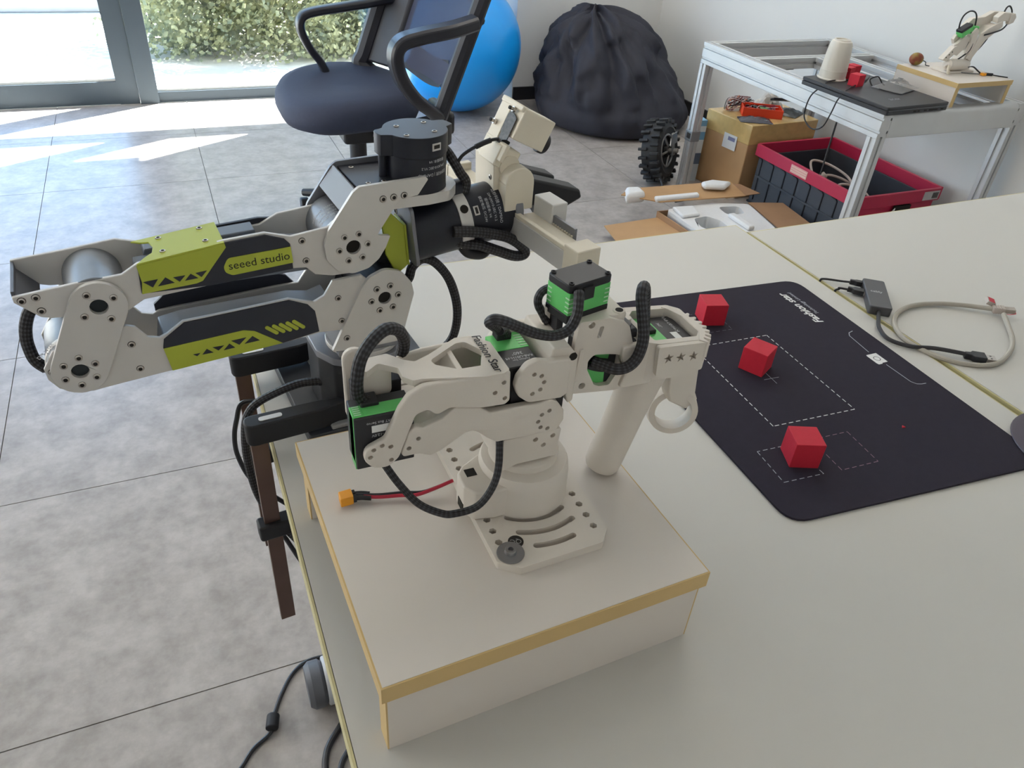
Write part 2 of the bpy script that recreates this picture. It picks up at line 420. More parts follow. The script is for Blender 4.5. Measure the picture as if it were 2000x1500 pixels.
# riser box: top board, front and back panels, banded edges
def riser(label, M, wx, wy, h, th, flip=False):
    r = thing('riser_box', label, 'riser', M.to_translation(), M.to_euler().z)
    ed = .0012
    MB().box(0 + ed, wx - ed, 0 + ed, wy - ed, h - th, h).obj('top_board', LAMI2, r, smooth=0)
    for a in ((0, ed, 0, wy), (wx - ed, wx, 0, wy), (ed, wx - ed, 0, ed), (ed, wx - ed, wy - ed, wy)):
        MB().box(*a, h - th, h - .0003).obj('edge_band', TAPE, r, smooth=0)
    if not flip:
        for nm, y0 in (('front_panel', .003), ('back_panel', wy - .003 - th)):
            p = MB().box(.003 + ed, wx - .003 - ed, y0, y0 + th, 0, h - th).obj(nm, LAMI2, r, smooth=0)
            for x in (.003, wx - .003 - ed): MB().box(x, x + ed, y0, y0 + th, 0, h - th - .0005).obj('edge_band', TAPE, p, smooth=0)
    else:
        for nm, x0 in (('left_panel', .001), ('right_panel', wx - .001 - th)):
            p = MB().box(x0, x0 + th, .002 + ed, wy - .002 - ed, 0, h - th).obj(nm, LAMI2, r, smooth=0)
            for y in (.002, wy - .002 - ed): MB().box(x0, x0 + th, y, y + ed, 0, h - th - .0005).obj('edge_band', TAPE, p, smooth=0)
    return r
RM = Matrix.Translation((.0555, .2625, DESK)) @ Matrix.Rotation(R(1.75), 4, 'Z')
riser('white riser box with tan banded edges under the white leader arm', RM, .2475, .2465, .0755, .0155)

# desk mat with its print
mt = thing('desk_mat', 'dark purple black desk mat with white dashed pick and place print', 'mat', (.63, .53, DESK))
mo = [(.461 - .63, .339 - .53), (.786 - .63, .316 - .53), (.795 - .63, .732 - .53), (.470 - .63, .750 - .53)]
MATC = mat('dark mat cloth', (46, 42, 54), 0.85, 0, .05, 120, .15, 2500, spec=.25)
MB().prism(rnd(mo, .024, 6), .0003, .0028, 'z').obj('cloth', MATC, mt, smooth=30)
MZ = .0029
def pr(x, y): return (x - .63, y - .53)
def dash(b, p, q, L=.0058, gap=.0036, wd=.0005):
    p, q = Vector(p), Vector(q); d = q - p; l = d.length; d.normalize(); n = Vector((-d.y, d.x)) * wd; t = 0
    while t < l:
        a, c = p + d * t, p + d * min(t + L, l)
        b.add([(*(a + n), MZ), (*(a - n), MZ), (*(c - n), MZ), (*(c + n), MZ)], [(0, 1, 2, 3)]); t += L + gap
def dashrect(name, pts, m, **k):
    b = MB()
    for i in range(4): dash(b, pr(*pts[i]), pr(*pts[(i + 1) % 4]), **k)
    return b.obj(name, m, mt, smooth=0)
dashrect('dashed_outline', [(.654, .618), (.650, .457), (.539, .462), (.544, .622)], WHT)
dashrect('dashed_outline', [(.495, .433), (.491, .386), (.539, .383), (.536, .431)], GREYP, wd=.0004)
dashrect('dashed_outline', [(.564, .430), (.612, .428), (.608, .379), (.561, .381)], mat('faint pink print', (150, 110, 128), .6), wd=.00035)
dashrect('dashed_outline', [(.574, .692), (.622, .690), (.619, .644), (.572, .646)], mat('faint grey print', (105, 105, 118), .6), wd=.0003)
b = MB()
def line(b, p, q, wd=.0005): dash(b, pr(*p), pr(*q), 9, 1, wd)
line(b, (.597, .548), (.596, .526), .0003); line(b, (.586, .537), (.607, .536), .0003)
b.obj('cross_mark', GREYP, mt, smooth=0)
b = MB()
for pts in ([(.7745, .592), (.7665, .590), (.7615, .584), (.757, .545)], [(.7575, .516), (.7585, .478), (.762, .472), (.7675, .470), (.7745, .4695)]):
    for i in range(len(pts) - 1): line(b, pts[i], pts[i + 1])
b.obj('bracket_line', GREYP, mt, smooth=0)
b = MB(); ic = [(.7485, .5405), (.7645, .5405), (.7645, .5205), (.7555, .5205), (.7545, .519), (.7485, .519), (.7475, .522), (.7475, .5385)]
b.add([(*pr(*p), MZ) for p in ic], [tuple(range(len(ic)))]); b.obj('camera_symbol', WHT, mt, smooth=0)
b = MB(); c0 = pr(.756, .530); ri, ro = circ(*c0, .0038, 20), circ(*c0, .0046, 20)
b.add([(*p, MZ + .0001) for p in ri + ro], [(i, (i + 1) % 20, 20 + (i + 1) % 20, 20 + i) for i in range(20)]); b.obj('camera_symbol_ring', MATC, mt, smooth=0)
text('Fashion star', .0165, WHT, Matrix.Translation((*pr(.7475, .662), MZ)) @ Matrix.Rotation(R(90.5), 4, 'Z'), mt, ext=.00005, shear=.25, bold=.0004)
text('Technology Limited', .0075, GREYP, Matrix.Translation((*pr(.7605, .672), MZ)) @ Matrix.Rotation(R(90.5), 4, 'Z'), mt, ext=.00005, shear=.25)
# red cubes
def cube(label, x, y, a, z=DESK + .0028, s=.03, group=None):
    b = MB().box(-s / 2, s / 2, -s / 2, s / 2, 0, s); o = b.obj('red_cube', RED, None, .0006, 2)
    o.location = (x, y, z); o.rotation_euler = (0, 0, a); return tag(o, label, 'cube', group)
cube('red foam cube near the far corner of the dark mat', .6035, .673, R(-16))
cube('red foam cube at the cross in the middle of the dark mat', .5915, .562, R(29))
cube('red foam cube at the near edge of the dark mat', .5305, .4105, R(-22))
sp = MB().prism([(-.0022, -.001), (.002, -.0016), (.0006, .0018)], 0, .0012, 'z').obj('plastic_scrap', RED, None)
sp.location = (.679, .414, DESK + .0028); tag(sp, 'tiny red scrap lying on the right side of the dark mat', 'scrap')
# dark round dish under the mat corner
dish = thing('round_dish', 'dark round dish under the right corner of the mat', 'dish', (.838, .318, DESK))
MB().lathe([(.05, 0), (.065, .0005), (.068, .0040), (.0675, .0052), (.060, .0052)], n=48).obj('rim', mat('dark mauve plastic', (78, 70, 84), .4), dish)
MB().lathe([(.0001, .0012), (.056, .0012), (.06, .0051)], n=48, cap=False).obj('bowl', mat('blue black plastic', (24, 22, 36), .3), dish)
# usb hub
hub = thing('usb_hub', 'dark grey rectangular hub with four short leads on the far desk', 'hub', (.8715, .6505, DESK), R(52.5))
HUBM = mat('dark grey hub shell', (74, 74, 78), .45)
MB(.001).prism(rnd([(-43, -15), (43, -15), (43, 15), (-43, 15)], 4), 0, 13, 'z').obj('shell', HUBM, hub, 1.2)
text('cably', .008, mat('pale grey print', (200, 200, 202), .5), Matrix.Translation((.004, .001, .0131)) @ Matrix.Rotation(R(-90), 4, 'Z'), hub, ext=.00004)
for k in range(2): MB(.001).box(10 + 14 * k, 22 + 14 * k, 14.6, 15.6, 3, 9).obj('port', SOCK, hub)
def cable(name, pts, r, m, parent=None, n=8, uvk=None, label=None, cat=None, sub=8, group=None):
    o = MB().tube(spline(pts, sub), r, n, uvk=uvk).obj(name, m, parent)
    if label: tag(o, label, cat or 'cable', group)
    return o
hl = thing('usb_lead', 'black lead curving from the grey hub to a metal plug', 'cable', (.835, .62, DESK))
o0 = Vector((.835, .62, DESK)); V = lambda x, y, z=.0: Vector((x, y, z + DESK)) - o0
cable('cord', [V(.8445, .617, .006), V(.832, .605, .005), V(.814, .585, .0045), V(.8055, .560, .004), V(.820, .538, .004), V(.845, .522, .006), V(.866, .505, .0065), V(.874, .499, .006)], .0027, mat('dark grey cord', (46, 46, 50), .5), hl)
Mp = frame(V(.8865, .4905, .0005), (.025, -.017, 0), (.017, .025, 0))
MB(.001).prism(rnd([(-16, -3), (-9, -4), (-6, -7.5), (9, -7.5), (9, 7.5), (-6, 7.5), (-9, 4), (-16, 3)], 1), 0, 8, 'z', M=Matrix.Scale(1, 4)).obj('plug_grip', BLK, hl, .8).matrix_local = Mp
MB(.001).box(9, 21, -6, 6, 1.7, 6.2).obj('plug_shell', STEEL, hl, .2).matrix_local = Mp
for y in (-3, 3): MB(.001).box(14, 16.5, y - 1, y + 1, 6.15, 6.25).obj('plug_window', HOLE, hl).matrix_local = Mp
for k, (p, q, lb, wd) in enumerate((((.888, .683), (.8418, .7215), 'slim black plug in the hub, farther of its two', 4.0), ((.866, .664), (.8416, .690), 'thick black plug in the hub, nearer of its two', 5.5))):
    l = thing('plug_lead', lb + ', lead running under the joint', 'cable', (p[0], p[1], DESK))
    d = Vector((q[0] - p[0], q[1] - p[1], 0)).normalized(); o1 = Vector((p[0], p[1], DESK))
    M = frame((0, 0, .0062), (d.x, d.y, 0), (-d.y, d.x, 0))
    MB(.001).prism(rnd([(3, -wd), (16, -wd), (19, -2.6), (25, -2.2), (25, 2.2), (19, 2.6), (16, wd), (3, wd)], 1), -3.6, 3.6, 'z').obj('plug_grip', BLK, l, .6).matrix_local = M
    MB(.001).box(-1, 3, -wd + .8, wd - .8, -2.3, 2.3).obj('plug_shell', STEEL, l).matrix_local = M
    e = Vector((q[0], q[1], DESK + .003)) - o1
    cable('cord', [Vector((d.x * .024, d.y * .024, .0055)), Vector((d.x * .036, d.y * .036, .0045)), e, e + Vector((-.0035, .003, -.004)), e + Vector((-.0045, .004, -.02))], .0016, BLK, l)
# ethernet cable
eth = thing('network_cable', 'loop of flat grey network cable with red tipped plugs', 'cable', (.92, .55, DESK))
o0 = Vector((.92, .55, DESK))
cable('cord', [V(1.011, .572, .008), V(1.0, .584, .006), V(.982, .597, .005), V(.952, .612, .004), V(.908, .619, .004), V(.866, .606, .004), V(.838, .58, .004), V(.828, .55, .0032), V(.836, .515, .0022), V(.858, .487, .0022), V(.895, .473, .003), V(.938, .485, .004), V(.970, .506, .005), V(.998, .536, .006), V(1.014, .556, .008)], .0032, mat('grey network cord', (176, 170, 158), .55), eth, 10)
PLG = mat('grey plug plastic', (182, 172, 164), .5); PRED = mat('red plug latch', (206, 30, 60), .4)
Mq = frame(V(1.018, .566, .005), (.8, -.62, .12), (.62, .8, 0))
MB(.001).prism([(-9, -4.5), (6, -6), (6, 6), (-9, 4.5)], 0, 8, 'z').obj('plug_body', PLG, eth, .5).matrix_local = Mq
MB(.001).box(6, 19, -5, 5, 1, 7).obj('plug_tip', mat('smoky clear plastic', (170, 160, 150), .25), eth, .4).matrix_local = Mq
for k in range(4): MB(.001).box(-8 + k * 3, -6.4 + k * 3, -5.2, 5.2, -.4, 8.6).obj('boot_rib', PLG, eth, .2).matrix_local = Mq
b = MB(.001).tube([(4, -5.5, 1), (12, -7.5, 1), (20, -4.8, 1.5)], .45, 6).tube([(20, -5, 1.5), (20, 5, 5)], .45, 6).obj('latch', PRED, eth); b.matrix_local = Mq
Mr = frame(V(1.014, .581, .014), (.5, .75, .2), (-.8, .5, .3))
MB(.001).box(-5, 6, -6, 6, -3, 3).obj('plug_body', PLG, eth, .5).matrix_local = Mr
MB(.001).box(-4, 5, -4.6, 4.6, 3, 3.3).obj('latch', PRED, eth).matrix_local = Mr

# ================================================================== ROBOT ARM 1 (silver follower)
A1 = thing('robot_arm', 'silver grey and lime six axis robot arm clamped at the desk edge', 'robot arm', (.1498, .6375, DESK), R(5))
def w2y(w): return -w
def P1(pts, w0, w1, holes=()):                       # plate in the arm's side plane, w toward the viewer
    return MB(.001).prism(pts, -w0, -w1, 'y', holes)
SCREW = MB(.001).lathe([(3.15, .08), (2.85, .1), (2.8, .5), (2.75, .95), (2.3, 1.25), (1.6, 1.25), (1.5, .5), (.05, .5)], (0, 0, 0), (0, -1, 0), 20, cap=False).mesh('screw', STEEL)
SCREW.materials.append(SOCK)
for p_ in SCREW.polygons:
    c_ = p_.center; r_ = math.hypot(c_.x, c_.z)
    if r_ > .00276 and c_.y > -.00055 or r_ < .0016: p_.material_index = 1  # dark ring paints the shaded gap round the head; socket is dark too
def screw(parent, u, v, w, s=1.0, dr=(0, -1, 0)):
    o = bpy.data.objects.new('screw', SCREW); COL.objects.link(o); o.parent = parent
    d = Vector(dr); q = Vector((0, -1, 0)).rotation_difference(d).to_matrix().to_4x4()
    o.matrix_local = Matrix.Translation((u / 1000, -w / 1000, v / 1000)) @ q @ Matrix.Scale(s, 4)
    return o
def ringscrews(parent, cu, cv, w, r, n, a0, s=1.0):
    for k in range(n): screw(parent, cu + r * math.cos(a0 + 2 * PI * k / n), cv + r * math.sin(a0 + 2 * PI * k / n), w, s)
W0 = 5
# base: foot plate, black housing, silver flange
MB(.001).prism(rnd([(-84, -112), (75, -112), (75, 44), (-84, 44)], 6), 0, 13, 'z', M=Matrix.Diagonal((1, -1, 1, 1))).obj('foot_plate', mat('dark grey foot plate', (52, 54, 60), .5), A1, 1)
base = [(-58, 20), (-58, -14), (-52, -34)] + [(-14 + 44 * math.cos(t), -6 + 44 * math.sin(t)) for t in [R(a) for a in range(-80, 170, 10)]]
base = [(-14 + 44 * math.cos(R(a)), -4 - 44 * math.sin(R(a))) for a in range(-140, 141, 10)] + [(-58, 30), (-58, -8)]
base = rnd([(-60, 40), (-60, -6), (-50, -26), (-34, -38), (-14, -42), (6, -38), (22, -26), (31, -8), (31, 40)], 9, 3)
MB(.001).prism(base, 13, 78, 'z').obj('base_housing', mat('black base housing', (30, 32, 36), .5), A1, .8)
fl = MB(.001).prism([((x + 14.5) * 1.02 - 14.5, y * 1.02) for x, y in base], 78, 86, 'z').obj('base_flange', ALU2, A1, .8)
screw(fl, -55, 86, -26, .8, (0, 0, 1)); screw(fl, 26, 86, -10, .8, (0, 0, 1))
MB(.001).cyl((-13, -2, 86), (-13, -2, 91), 36, n=40).obj('turntable', ALU, A1, .6)
# shoulder bracket
J2 = (0.2, 146.5); J3 = (-254.9, 133.4); J3U = (-229.4, 186.7); J4 = (-26.7, 202.7)
sh = rnd([(-52.5, 100), (-22, 160), (-14, 170), (1, 176), (17, 171), (26.5, 158), (29, 146), (15.4, 97), (-20, 97)], [1, 20, 12, 16, 16, 12, 8, 3, 2], 5)
for nm, w0, w1 in (('shoulder_plate', 32, 36), ('shoulder_plate', -27, -23)):
    s_ = P1(sh, w0, w1, [circ(*J2, 6.4, 20)] if w1 > 0 else ()).obj(nm, ALU, A1, .5)
    if w1 > 0:
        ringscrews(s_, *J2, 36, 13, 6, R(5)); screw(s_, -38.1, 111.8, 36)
MB(.001).box(-46, 14, -33, 24, 90, 97).obj('bracket_floor', ALU2, A1, .8)
MB(.001).prism([(-48, 96), (-26, 152), (-22, 150), (-40, 96)], -32, 23, 'y').obj('bracket_web', NAVY, A1, .5)
MB(.001).cyl((J2[0], -31, J2[1]), (J2[0], 23, J2[1]), 25.5, n=40).obj('shoulder_motor', MOTOR, A1, .8)
MB(.001).cyl((J2[0], -32.6, J2[1]), (J2[0], -31, J2[1]), 8, n=24).obj('shaft_cap', HOLE, A1)
# lower link
low_t = [(-214.5, 163.7), (-208.7, 161.1), (-201.4, 149.8), (-193.1, 147.1), (-187, 149.5), (-173.2, 158.5), (-147.2, 159), (-86, 161.6), (-64.5, 153.6), (-55, 158), (-46.1, 171.5), (-20, 172.5), (-8, 160)]
low_b = [(-30, 119), (-42.6, 119.5), (-62.4, 121.5), (-95.4, 118), (-154, 115), (-189.3, 113.6), (-238.7, 110.5), (-250, 109.5), (-262, 111.5), (-273, 118), (-278.5, 128), (-279, 138), (-270, 152), (-235, 160)]
lower = low_t + low_b
lp = P1(lower, 29, 32.4).obj('lower_link_plate', ALU, A1, .6)
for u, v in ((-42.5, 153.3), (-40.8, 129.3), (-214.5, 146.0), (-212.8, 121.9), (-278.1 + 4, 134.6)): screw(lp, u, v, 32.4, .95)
low_far = [(u, v - (16 if -192 < u < -70 and v > 152 else (8 if -215 < u < -60 and v > 140 else 0))) for u, v in lower]
P1(low_far, -26, -22.5).obj('lower_link_plate', ALU, A1, .6)
MB(.001).prism([(-196, 118), (-190, 146), (-172, 149), (-80, 150), (-62, 146), (-48, 150), (-44, 126), (-62, 124), (-100, 121)], -29, 5, 'y').obj('link_web', mat('slate link web', (112, 118, 128), .5, .3), A1, 1)
lo_dark = [(-192.2, 137.4), (-190.2, 145.5), (-172.4, 157.6), (-86, 160.6), (-70.2, 153.0), (-64.5, 145.2), (-62.4, 123.6), (-95.4, 119.2), (-189.3, 114.6)]
ldp = P1(lo_dark, 32, 34).obj('side_cover', NAVY, A1, .5)
P1([(-190, 137), (-190, 146), (-176, 158), (-90, 160), (-74, 153), (-64, 140), (-64, 126), (-188, 118)], -30, -26.3).obj('side_cover', NAVY, A1, .5)
P1(rnd([(-192.2, 137.4), (-127.5, 140.2), (-118.5, 137.4), (-96.0, 119.6), (-189.2, 114.6)], [0, 4, 5, 0, 0]), 34, 34.4).obj('lime_patch', LIME, ldp)
def tri(parent, pts):
    for t in pts: P1(t, 34.35, 34.7).obj('triangle', NAVY, parent)
tri(ldp, [[(-170.9, 126.4), (-165.1, 126.4), (-168, 124.0)], [(-163.7, 124.5), (-154.6, 124.4), (-159.4, 129.2)], [(-154.6, 129.6), (-145.3, 129.3), (-150.4, 125.4)], [(-146, 124.6), (-136.6, 125), (-140.7, 130)], [(-138.9, 132.4), (-126.2, 132.9), (-132.8, 126.9)], [(-128.4, 126.8), (-115.3, 127.3), (-120.9, 133)]])
for k in range(5):
    u = -107.7 + k * 5.9
    P1(capsule(u, 138.3 + .22 * k, u + 7.6, 131.3 + .15 * k, 1.7), 34, 34.5).obj('slash', LIME, ldp)
# elbow motors, elbow plates
for c, rr in ((J3, 23), (J3U, 22)):
    MB(.001).cyl((c[0], -31.8, c[1]), (c[0], 24, c[1]), rr, n=40).obj('elbow_motor', MOTG, A1, .8)
MB(.001).lathe([(23.2, 0), (23.6, 1), (23.6, 6), (23.2, 7)], (J3[0], -24, J3[1]), (0, 1, 0), 40, cap=False).obj('motor_ring', ALU, A1)
dogb = capsule(*J3, *J3U, 20.4, n=14)
for w0, w1 in ((32.8, 37.5), (-31, -26.6)):
    e_ = P1(dogb, w0, w1, [circ(*J3, 6.5, 20), circ(*J3U, 6.5, 20)] if w1 > 0 else ()).obj('elbow_plate', ALU, A1, .9)
    if w1 > 0:
        ringscrews(e_, *J3, 37.3, 12.6, 6, R(22)); ringscrews(e_, *J3U, 37.3, 12.9, 4, R(28))
for c in (J3, J3U): MB(.001).cyl((c[0], -33.4, c[1]), (c[0], -32.6, c[1]), 7.5, n=24).obj('shaft_cap', mat('smoked shaft cap', (40, 48, 52), .15, .3), A1)
# upper link
up = [(-282.8, 203), (-282.6, 198.5), (-268.9, 183.5), (-262, 181.2), (-250, 180), (-240, 178), (-210, 176.8), (-197, 184.0), (-143, 187), (-79.3, 189.7), (-67.8, 188.4), (-61, 180.5), (-46, 176.5), (-30, 176), (-10, 186), (-4, 205), (-12, 220), (-30, 226), (-47, 222.2), (-78.1, 218.8), (-98.9, 225.5), (-131, 223.8), (-196, 215.2), (-208.6, 207.8), (-240.3, 206.5)]
upl = P1(up, 28.6, 32.2).obj('upper_link_plate', ALU, A1, .6)
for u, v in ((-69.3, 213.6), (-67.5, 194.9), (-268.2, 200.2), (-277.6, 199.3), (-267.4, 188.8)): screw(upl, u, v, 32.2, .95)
upf = [(-282.8, 207), (-282.6, 200)] + up[2:16] + [(-12, 220), (-30, 223), (-46.3, 219.5), (-76, 216.3), (-92, 208.6), (-128, 206), (-182, 205.5), (-207.3, 213), (-240, 210)]
P1(upf, -26, -22.6).obj('upper_link_plate', ALU, A1, .6)
MB(.001).prism([(-283, 206), (-283.2, 199), (-270, 182.5), (-268, 184), (-280.6, 200), (-280.6, 206)], -28.6, 24, 'y').obj('end_plate', mat('dark end plate', (98, 100, 108), .4, .4), A1, .4)
MB(.001).prism([(-200, 186), (-198, 204), (-130, 208), (-98, 209), (-80, 206), (-58, 203), (-62, 184)], -28.6, 5, 'y').obj('link_web', mat('slate link web', (112, 118, 128), .5, .3), A1, 1)
MB(.001).prism([(-190, 204), (-188, 209), (-100, 213), (-99, 205)], 4, 22, 'y').obj('link_web', mat('slate link web', (112, 118, 128), .5, .3), A1, 1)
LWEB = mat('slate link web', (112, 118, 128), .5, .3)
udk = P1([(-198, 190), (-196.6, 212), (-131.2, 222.4), (-98.9, 224.2), (-83.9, 218.4), (-79.6, 213), (-79.3, 190.2), (-143.4, 187.3)], 32, 34).obj('side_cover', NAVY, A1, .5)
P1([(-150, 188), (-150, 210), (-128, 211), (-92, 213), (-80, 211.5), (-79.3, 188)], -30, -26.3).obj('side_cover', NAVY, A1, .5)
lg = P1(rnd([(-134.5, 202.0), (-130.5, 209.2), (-79.6, 211.0), (-78.8, 196.2), (-128.6, 193.6), (-134, 197)], [6, 5, 0, 0, 5, 5]), 34, 34.4).obj('lime_patch', LIME, udk)
text('seeed studio', .0098, INK, frame((-.1060, -.03445, .2024), (1, 0, .022), (0, 0, 1)) , A1, ext=.00003)
# lime saddle over the link
sad = P1(rnd([(-197.2, 214.6), (-131, 222.4), (-130.4, 219), (-152, 193.2), (-157, 191.8), (-197.9, 190.2), (-196, 200)], [0, 0, 0, 3, 3, 0, 0]), 34, 35.2).obj('lime_saddle_side', LIME, A1, .4)
top = [(-196.8, -35.2), (-131, -35.2), (-131, 6.5), (-196.8, 6.5), (-190, .5), (-184, -2), (-182, -12), (-184, -22), (-190, -27)]
def tz(x): return 214.8 + (x + 196.8) * .1125
tb = MB(.001); n_ = len(top)
tb.add([(x, y, tz(x)) for x, y in top] + [(x, y, tz(x) + 1.5) for x, y in top], [tuple(range(n_)), tuple(reversed(range(n_, 2 * n_)))] + [(i, i + n_, (i + 1) % n_ + n_, (i + 1) % n_) for i in range(n_)])
tp = tb.obj('lime_saddle_top', LIME, A1, .4)
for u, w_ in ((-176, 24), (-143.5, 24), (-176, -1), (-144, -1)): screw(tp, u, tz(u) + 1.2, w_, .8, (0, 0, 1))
for t in ([(-195.2, 200.6), (-184.4, 201.2), (-189.2, 194.8)], [(-185.4, 195.1), (-173.0, 195.9), (-178.9, 201.7)], [(-173.3, 200.6), (-164.2, 200.8), (-169.2, 196)], [(-165.2, 196.2), (-155.1, 196.6), (-160.2, 201.4)], [(-156.5, 201.3), (-147.7, 202), (-152.6, 197)]):
    P1(t, 35.1, 35.5).obj('triangle', NAVY, sad)
# J4 motor and wrist bracket
m4 = MB(.001).cyl((J4[0], -29, J4[1]), (J4[0], 24, J4[1]), 25, n=40).obj('wrist_motor', MOTG, A1, .8)
MB(.001).lathe([(25.3, 0), (25.6, 1), (25.6, 7), (25.3, 8)], (J4[0], -32, J4[1]), (0, 1, 0), 40, cap=False).obj('motor_ring', ALU, A1)
MB(.001).cyl((J4[0], -33.4, J4[1]), (J4[0], -32.8, J4[1]), 7, n=24).obj('shaft_cap', HOLE, A1)
Wp = [(-47.5, 221), (-24.5, 252), (-19, 256), (40.5, 257.8), (42.8, 255.4), (33.2, 242.3), (16.0, 240.3), (-5.4, 210.4), (7.0, 208.4), (2.5, 198), (-4.1, 188), (-14, 180.5), (-28.4, 177.6), (-42, 182.5), (-51, 195), (-52, 209)]
Wp = rnd(Wp, [8, 4, 6, 2, 1.5, 3, 3, 2, 1, 2, 10, 12, 14, 14, 10, 8], 3)
wp = P1(Wp, 33.4, 37, [circ(*J4, 6.6, 20)]).obj('wrist_plate', ALU, A1, .5)
ringscrews(wp, *J4, 36.8, 12.8, 6, R(6))
for u, v in ((1.4, 242.9), (10.9, 243.3), (20.5, 243.7)): screw(wp, u, v, 37)
P1([(u, v) for u, v in Wp], -29.5, -26).obj('wrist_plate', ALU2, A1, .5)
MB(.001).prism([(-36, 236), (-22, 253.5), (-19, 251), (-33, 234)], -33, 26, 'y').obj('wrist_web', mat('grey wrist web', (118, 117, 120), .45, .3), A1, .5)
MB(.001).box(-18, 20, -33, 26, 247, 252).obj('bridge_plate', mat('black bridge plate', (40, 44, 54), .4, .2), A1, .5)
for u, w_ in ((-8, -18), (-6, 22), (8, 22)): screw(A1, u, 252, w_, .8, (0, 0, 1))
P1(rnd([(4, 224), (10, 226), (26, 208), (29, 168), (18, 160), (8, 182)], 2), 18, 21).obj('lime_guard', LIME, A1, .6)
MB(.001).prism([(26, 208), (29, 168), (31, 168), (28, 209)], -21, 6, 'y').obj('lime_guard', LIME, A1, .4)
MB(.001).prism([(-4, 184), (8, 188), (20, 172), (14, 162), (2, 172)], -14, 18, 'y').obj('lower_motor_cap', MOTOR, A1, 1)
# J5 motor: vertical, lobes on its lid
C5 = (43, -7)
MB(.001).cyl((*C5, 238), (*C5, 279), 27.2, n=48).obj('vertical_motor', MOTOR, A1, .6)
lid = [(C5[0] + 28.3 * math.cos(t), C5[1] + 28.3 * math.sin(t)) for t in [2 * PI * k / 48 for k in range(48)]]
ln = []
for k in range(72):
    t = 2 * PI * k / 72; rr = 28.3
    for a in (R(183), R(15)):
        d = abs((t - a + PI) % (2 * PI) - PI)
        if d < R(20): rr = max(rr, 36.5 if d < R(11) else 36.5 - (d - R(11)) / R(9) * 8.2)
    ln.append((C5[0] + rr * math.cos(t), C5[1] + rr * math.sin(t)))
ld = MB(.001).prism(ln, 272, 290, 'z').obj('motor_lid', MOTOR, A1, .5)
for u, w_ in ((29.4, -2.6), (56.2, -6.1), (55.9, 19.4), (28.9, 22.9)): screw(ld, u, 289.6, w_, .85, (0, 0, 1))
for a in (R(183), R(15), R(100)):
    MB(.001).cyl((C5[0] + 31 * math.cos(a), C5[1] + 31 * math.sin(a), 252), (C5[0] + 31 * math.cos(a), C5[1] + 31 * math.sin(a), 274), 3.6, n=16).obj('lid_post', MOTOR, A1, .3)
def on_cyl(c, r, ang, z):      # local frame on a vertical cylinder, text upside down
    n = Vector((math.cos(ang), math.sin(ang), 0)); M = Matrix((Vector((math.sin(ang), -math.cos(ang), 0)), Vector((0, 0, -1)), n)).transposed().to_4x4()
    M.translation = (Vector((c[0], c[1], 0)) + n * r) / 1000 + Vector((0, 0, z / 1000)); return M
PRT = mat('white motor print', (205, 206, 210), .5)
for s_, z, sz, da in (('达妙科技 | DAMIAO', 257.5, .0036, 0), ('DM-J4310-2EC V1.2', 263.5, .0031, 0), ('驱动版本: V4', 269, .0031, -6)):
    text(s_, sz, PRT, on_cyl(C5, 27.25, R(-74 - da), z), A1, wrap=.02725, ext=.00003)
MC = on_cyl(C5, 28.3, R(-72), 281.5)
MB(.001).box(-4.6, 4.6, -3.2, 3.2, -1, .4).obj('connector', mat('white connector', (205, 200, 196), .5), A1, .3).matrix_local = MC
MB(.001).box(-3.2, 3.2, -1.8, 1.4, .4, .5).obj('connector_mouth', SOCK, A1).matrix_local = MC
# ring bracket under J5, horizontal motor chain J6
yk = rnd([(14, 26), (-20, 26), (-20, -33), (44, -35), (66, -32), (78, -18), (80, -6), (76, 10), (64, 22), (44, 26)], [1, 2, 2, 10, 10, 10, 10, 10, 10, 8], 4)
MB(.001).prism(yk, 231, 240.5, 'z', [circ(*C5, 27.6, 32)]).obj('yoke_ring', ALU, A1, .7)
AX0 = Vector((33, -6, 193.5)); AX = Vector((107, 0, 12)).normalized(); AM = frame(AX0, AX, (0, 1, 0))   # x along the wrist axis
MB(.001).prism(rnd([(-27, -25), (27, -25), (27, 36), (-27, 36)], 8), -2, 1.6, 'x', M=AM).obj('yoke_plate', ALU2, A1, .6)
screw(A1, 20, 222, 18, 1, (-.9, 0, 0)); screw(A1, 30.6, 222, 24, .9, (0, -1, 0))
b = MB(.001); b.lathe([(28, 1.6), (28, 46)], AX0, AX, 48); b.obj('roll_motor', MOTOR, A1, .7)
b = MB(.001); b.lathe([(28.6, 46), (29, 46.6), (29, 57.4), (28.6, 58)], AX0, AX, 48); b.obj('roll_ring', ALU, A1)
b = MB(.001); b.lathe([(12, 42), (11, 60)], AX0 + Vector((0, 4, 26)), AX, 24); b.obj('motor_hood', MOTOR, A1, .6)
b = MB(.001); b.lathe([(27.6, 58), (28, 60), (28, 104), (27, 106), (22, 108)], AX0, AX, 48); rm = b.obj('gripper_motor', MOTOR, A1)
def on_axis(ang, t, r):        # frame on the roll axis: x runs round the drum, y along the axis
    e1, e2 = Vector((0, -1, 0)), AX.cross(Vector((0, -1, 0)))
    if e2.z < 0: e2 = -e2
    n = e1 * math.cos(ang) + e2 * math.sin(ang); M = Matrix((AX.cross(n), AX, n)).transposed().to_4x4()
    M.translation = (AX0 + AX * t + n * r) / 1000; return M
for s_, t, sz in (('达妙科技 | DAMIAO', 86.5, .0040), ('DM-J4310-2EC V1.2', 81, .0034), ('驱动版本: V4', 76, .0034), ('额定电压: DC24V', 71.2, .0034)):
    text(s_, sz, PRT, on_axis(R(34), t, 28.05), A1, wrap=.02805, ext=.00003)
MB(.001).box(-4.4, 4.4, -2.6, 2.6, -.6, .8).obj('connector', MATS['white connector'], A1, .3).matrix_local = on_axis(R(34), 63.5, 28)
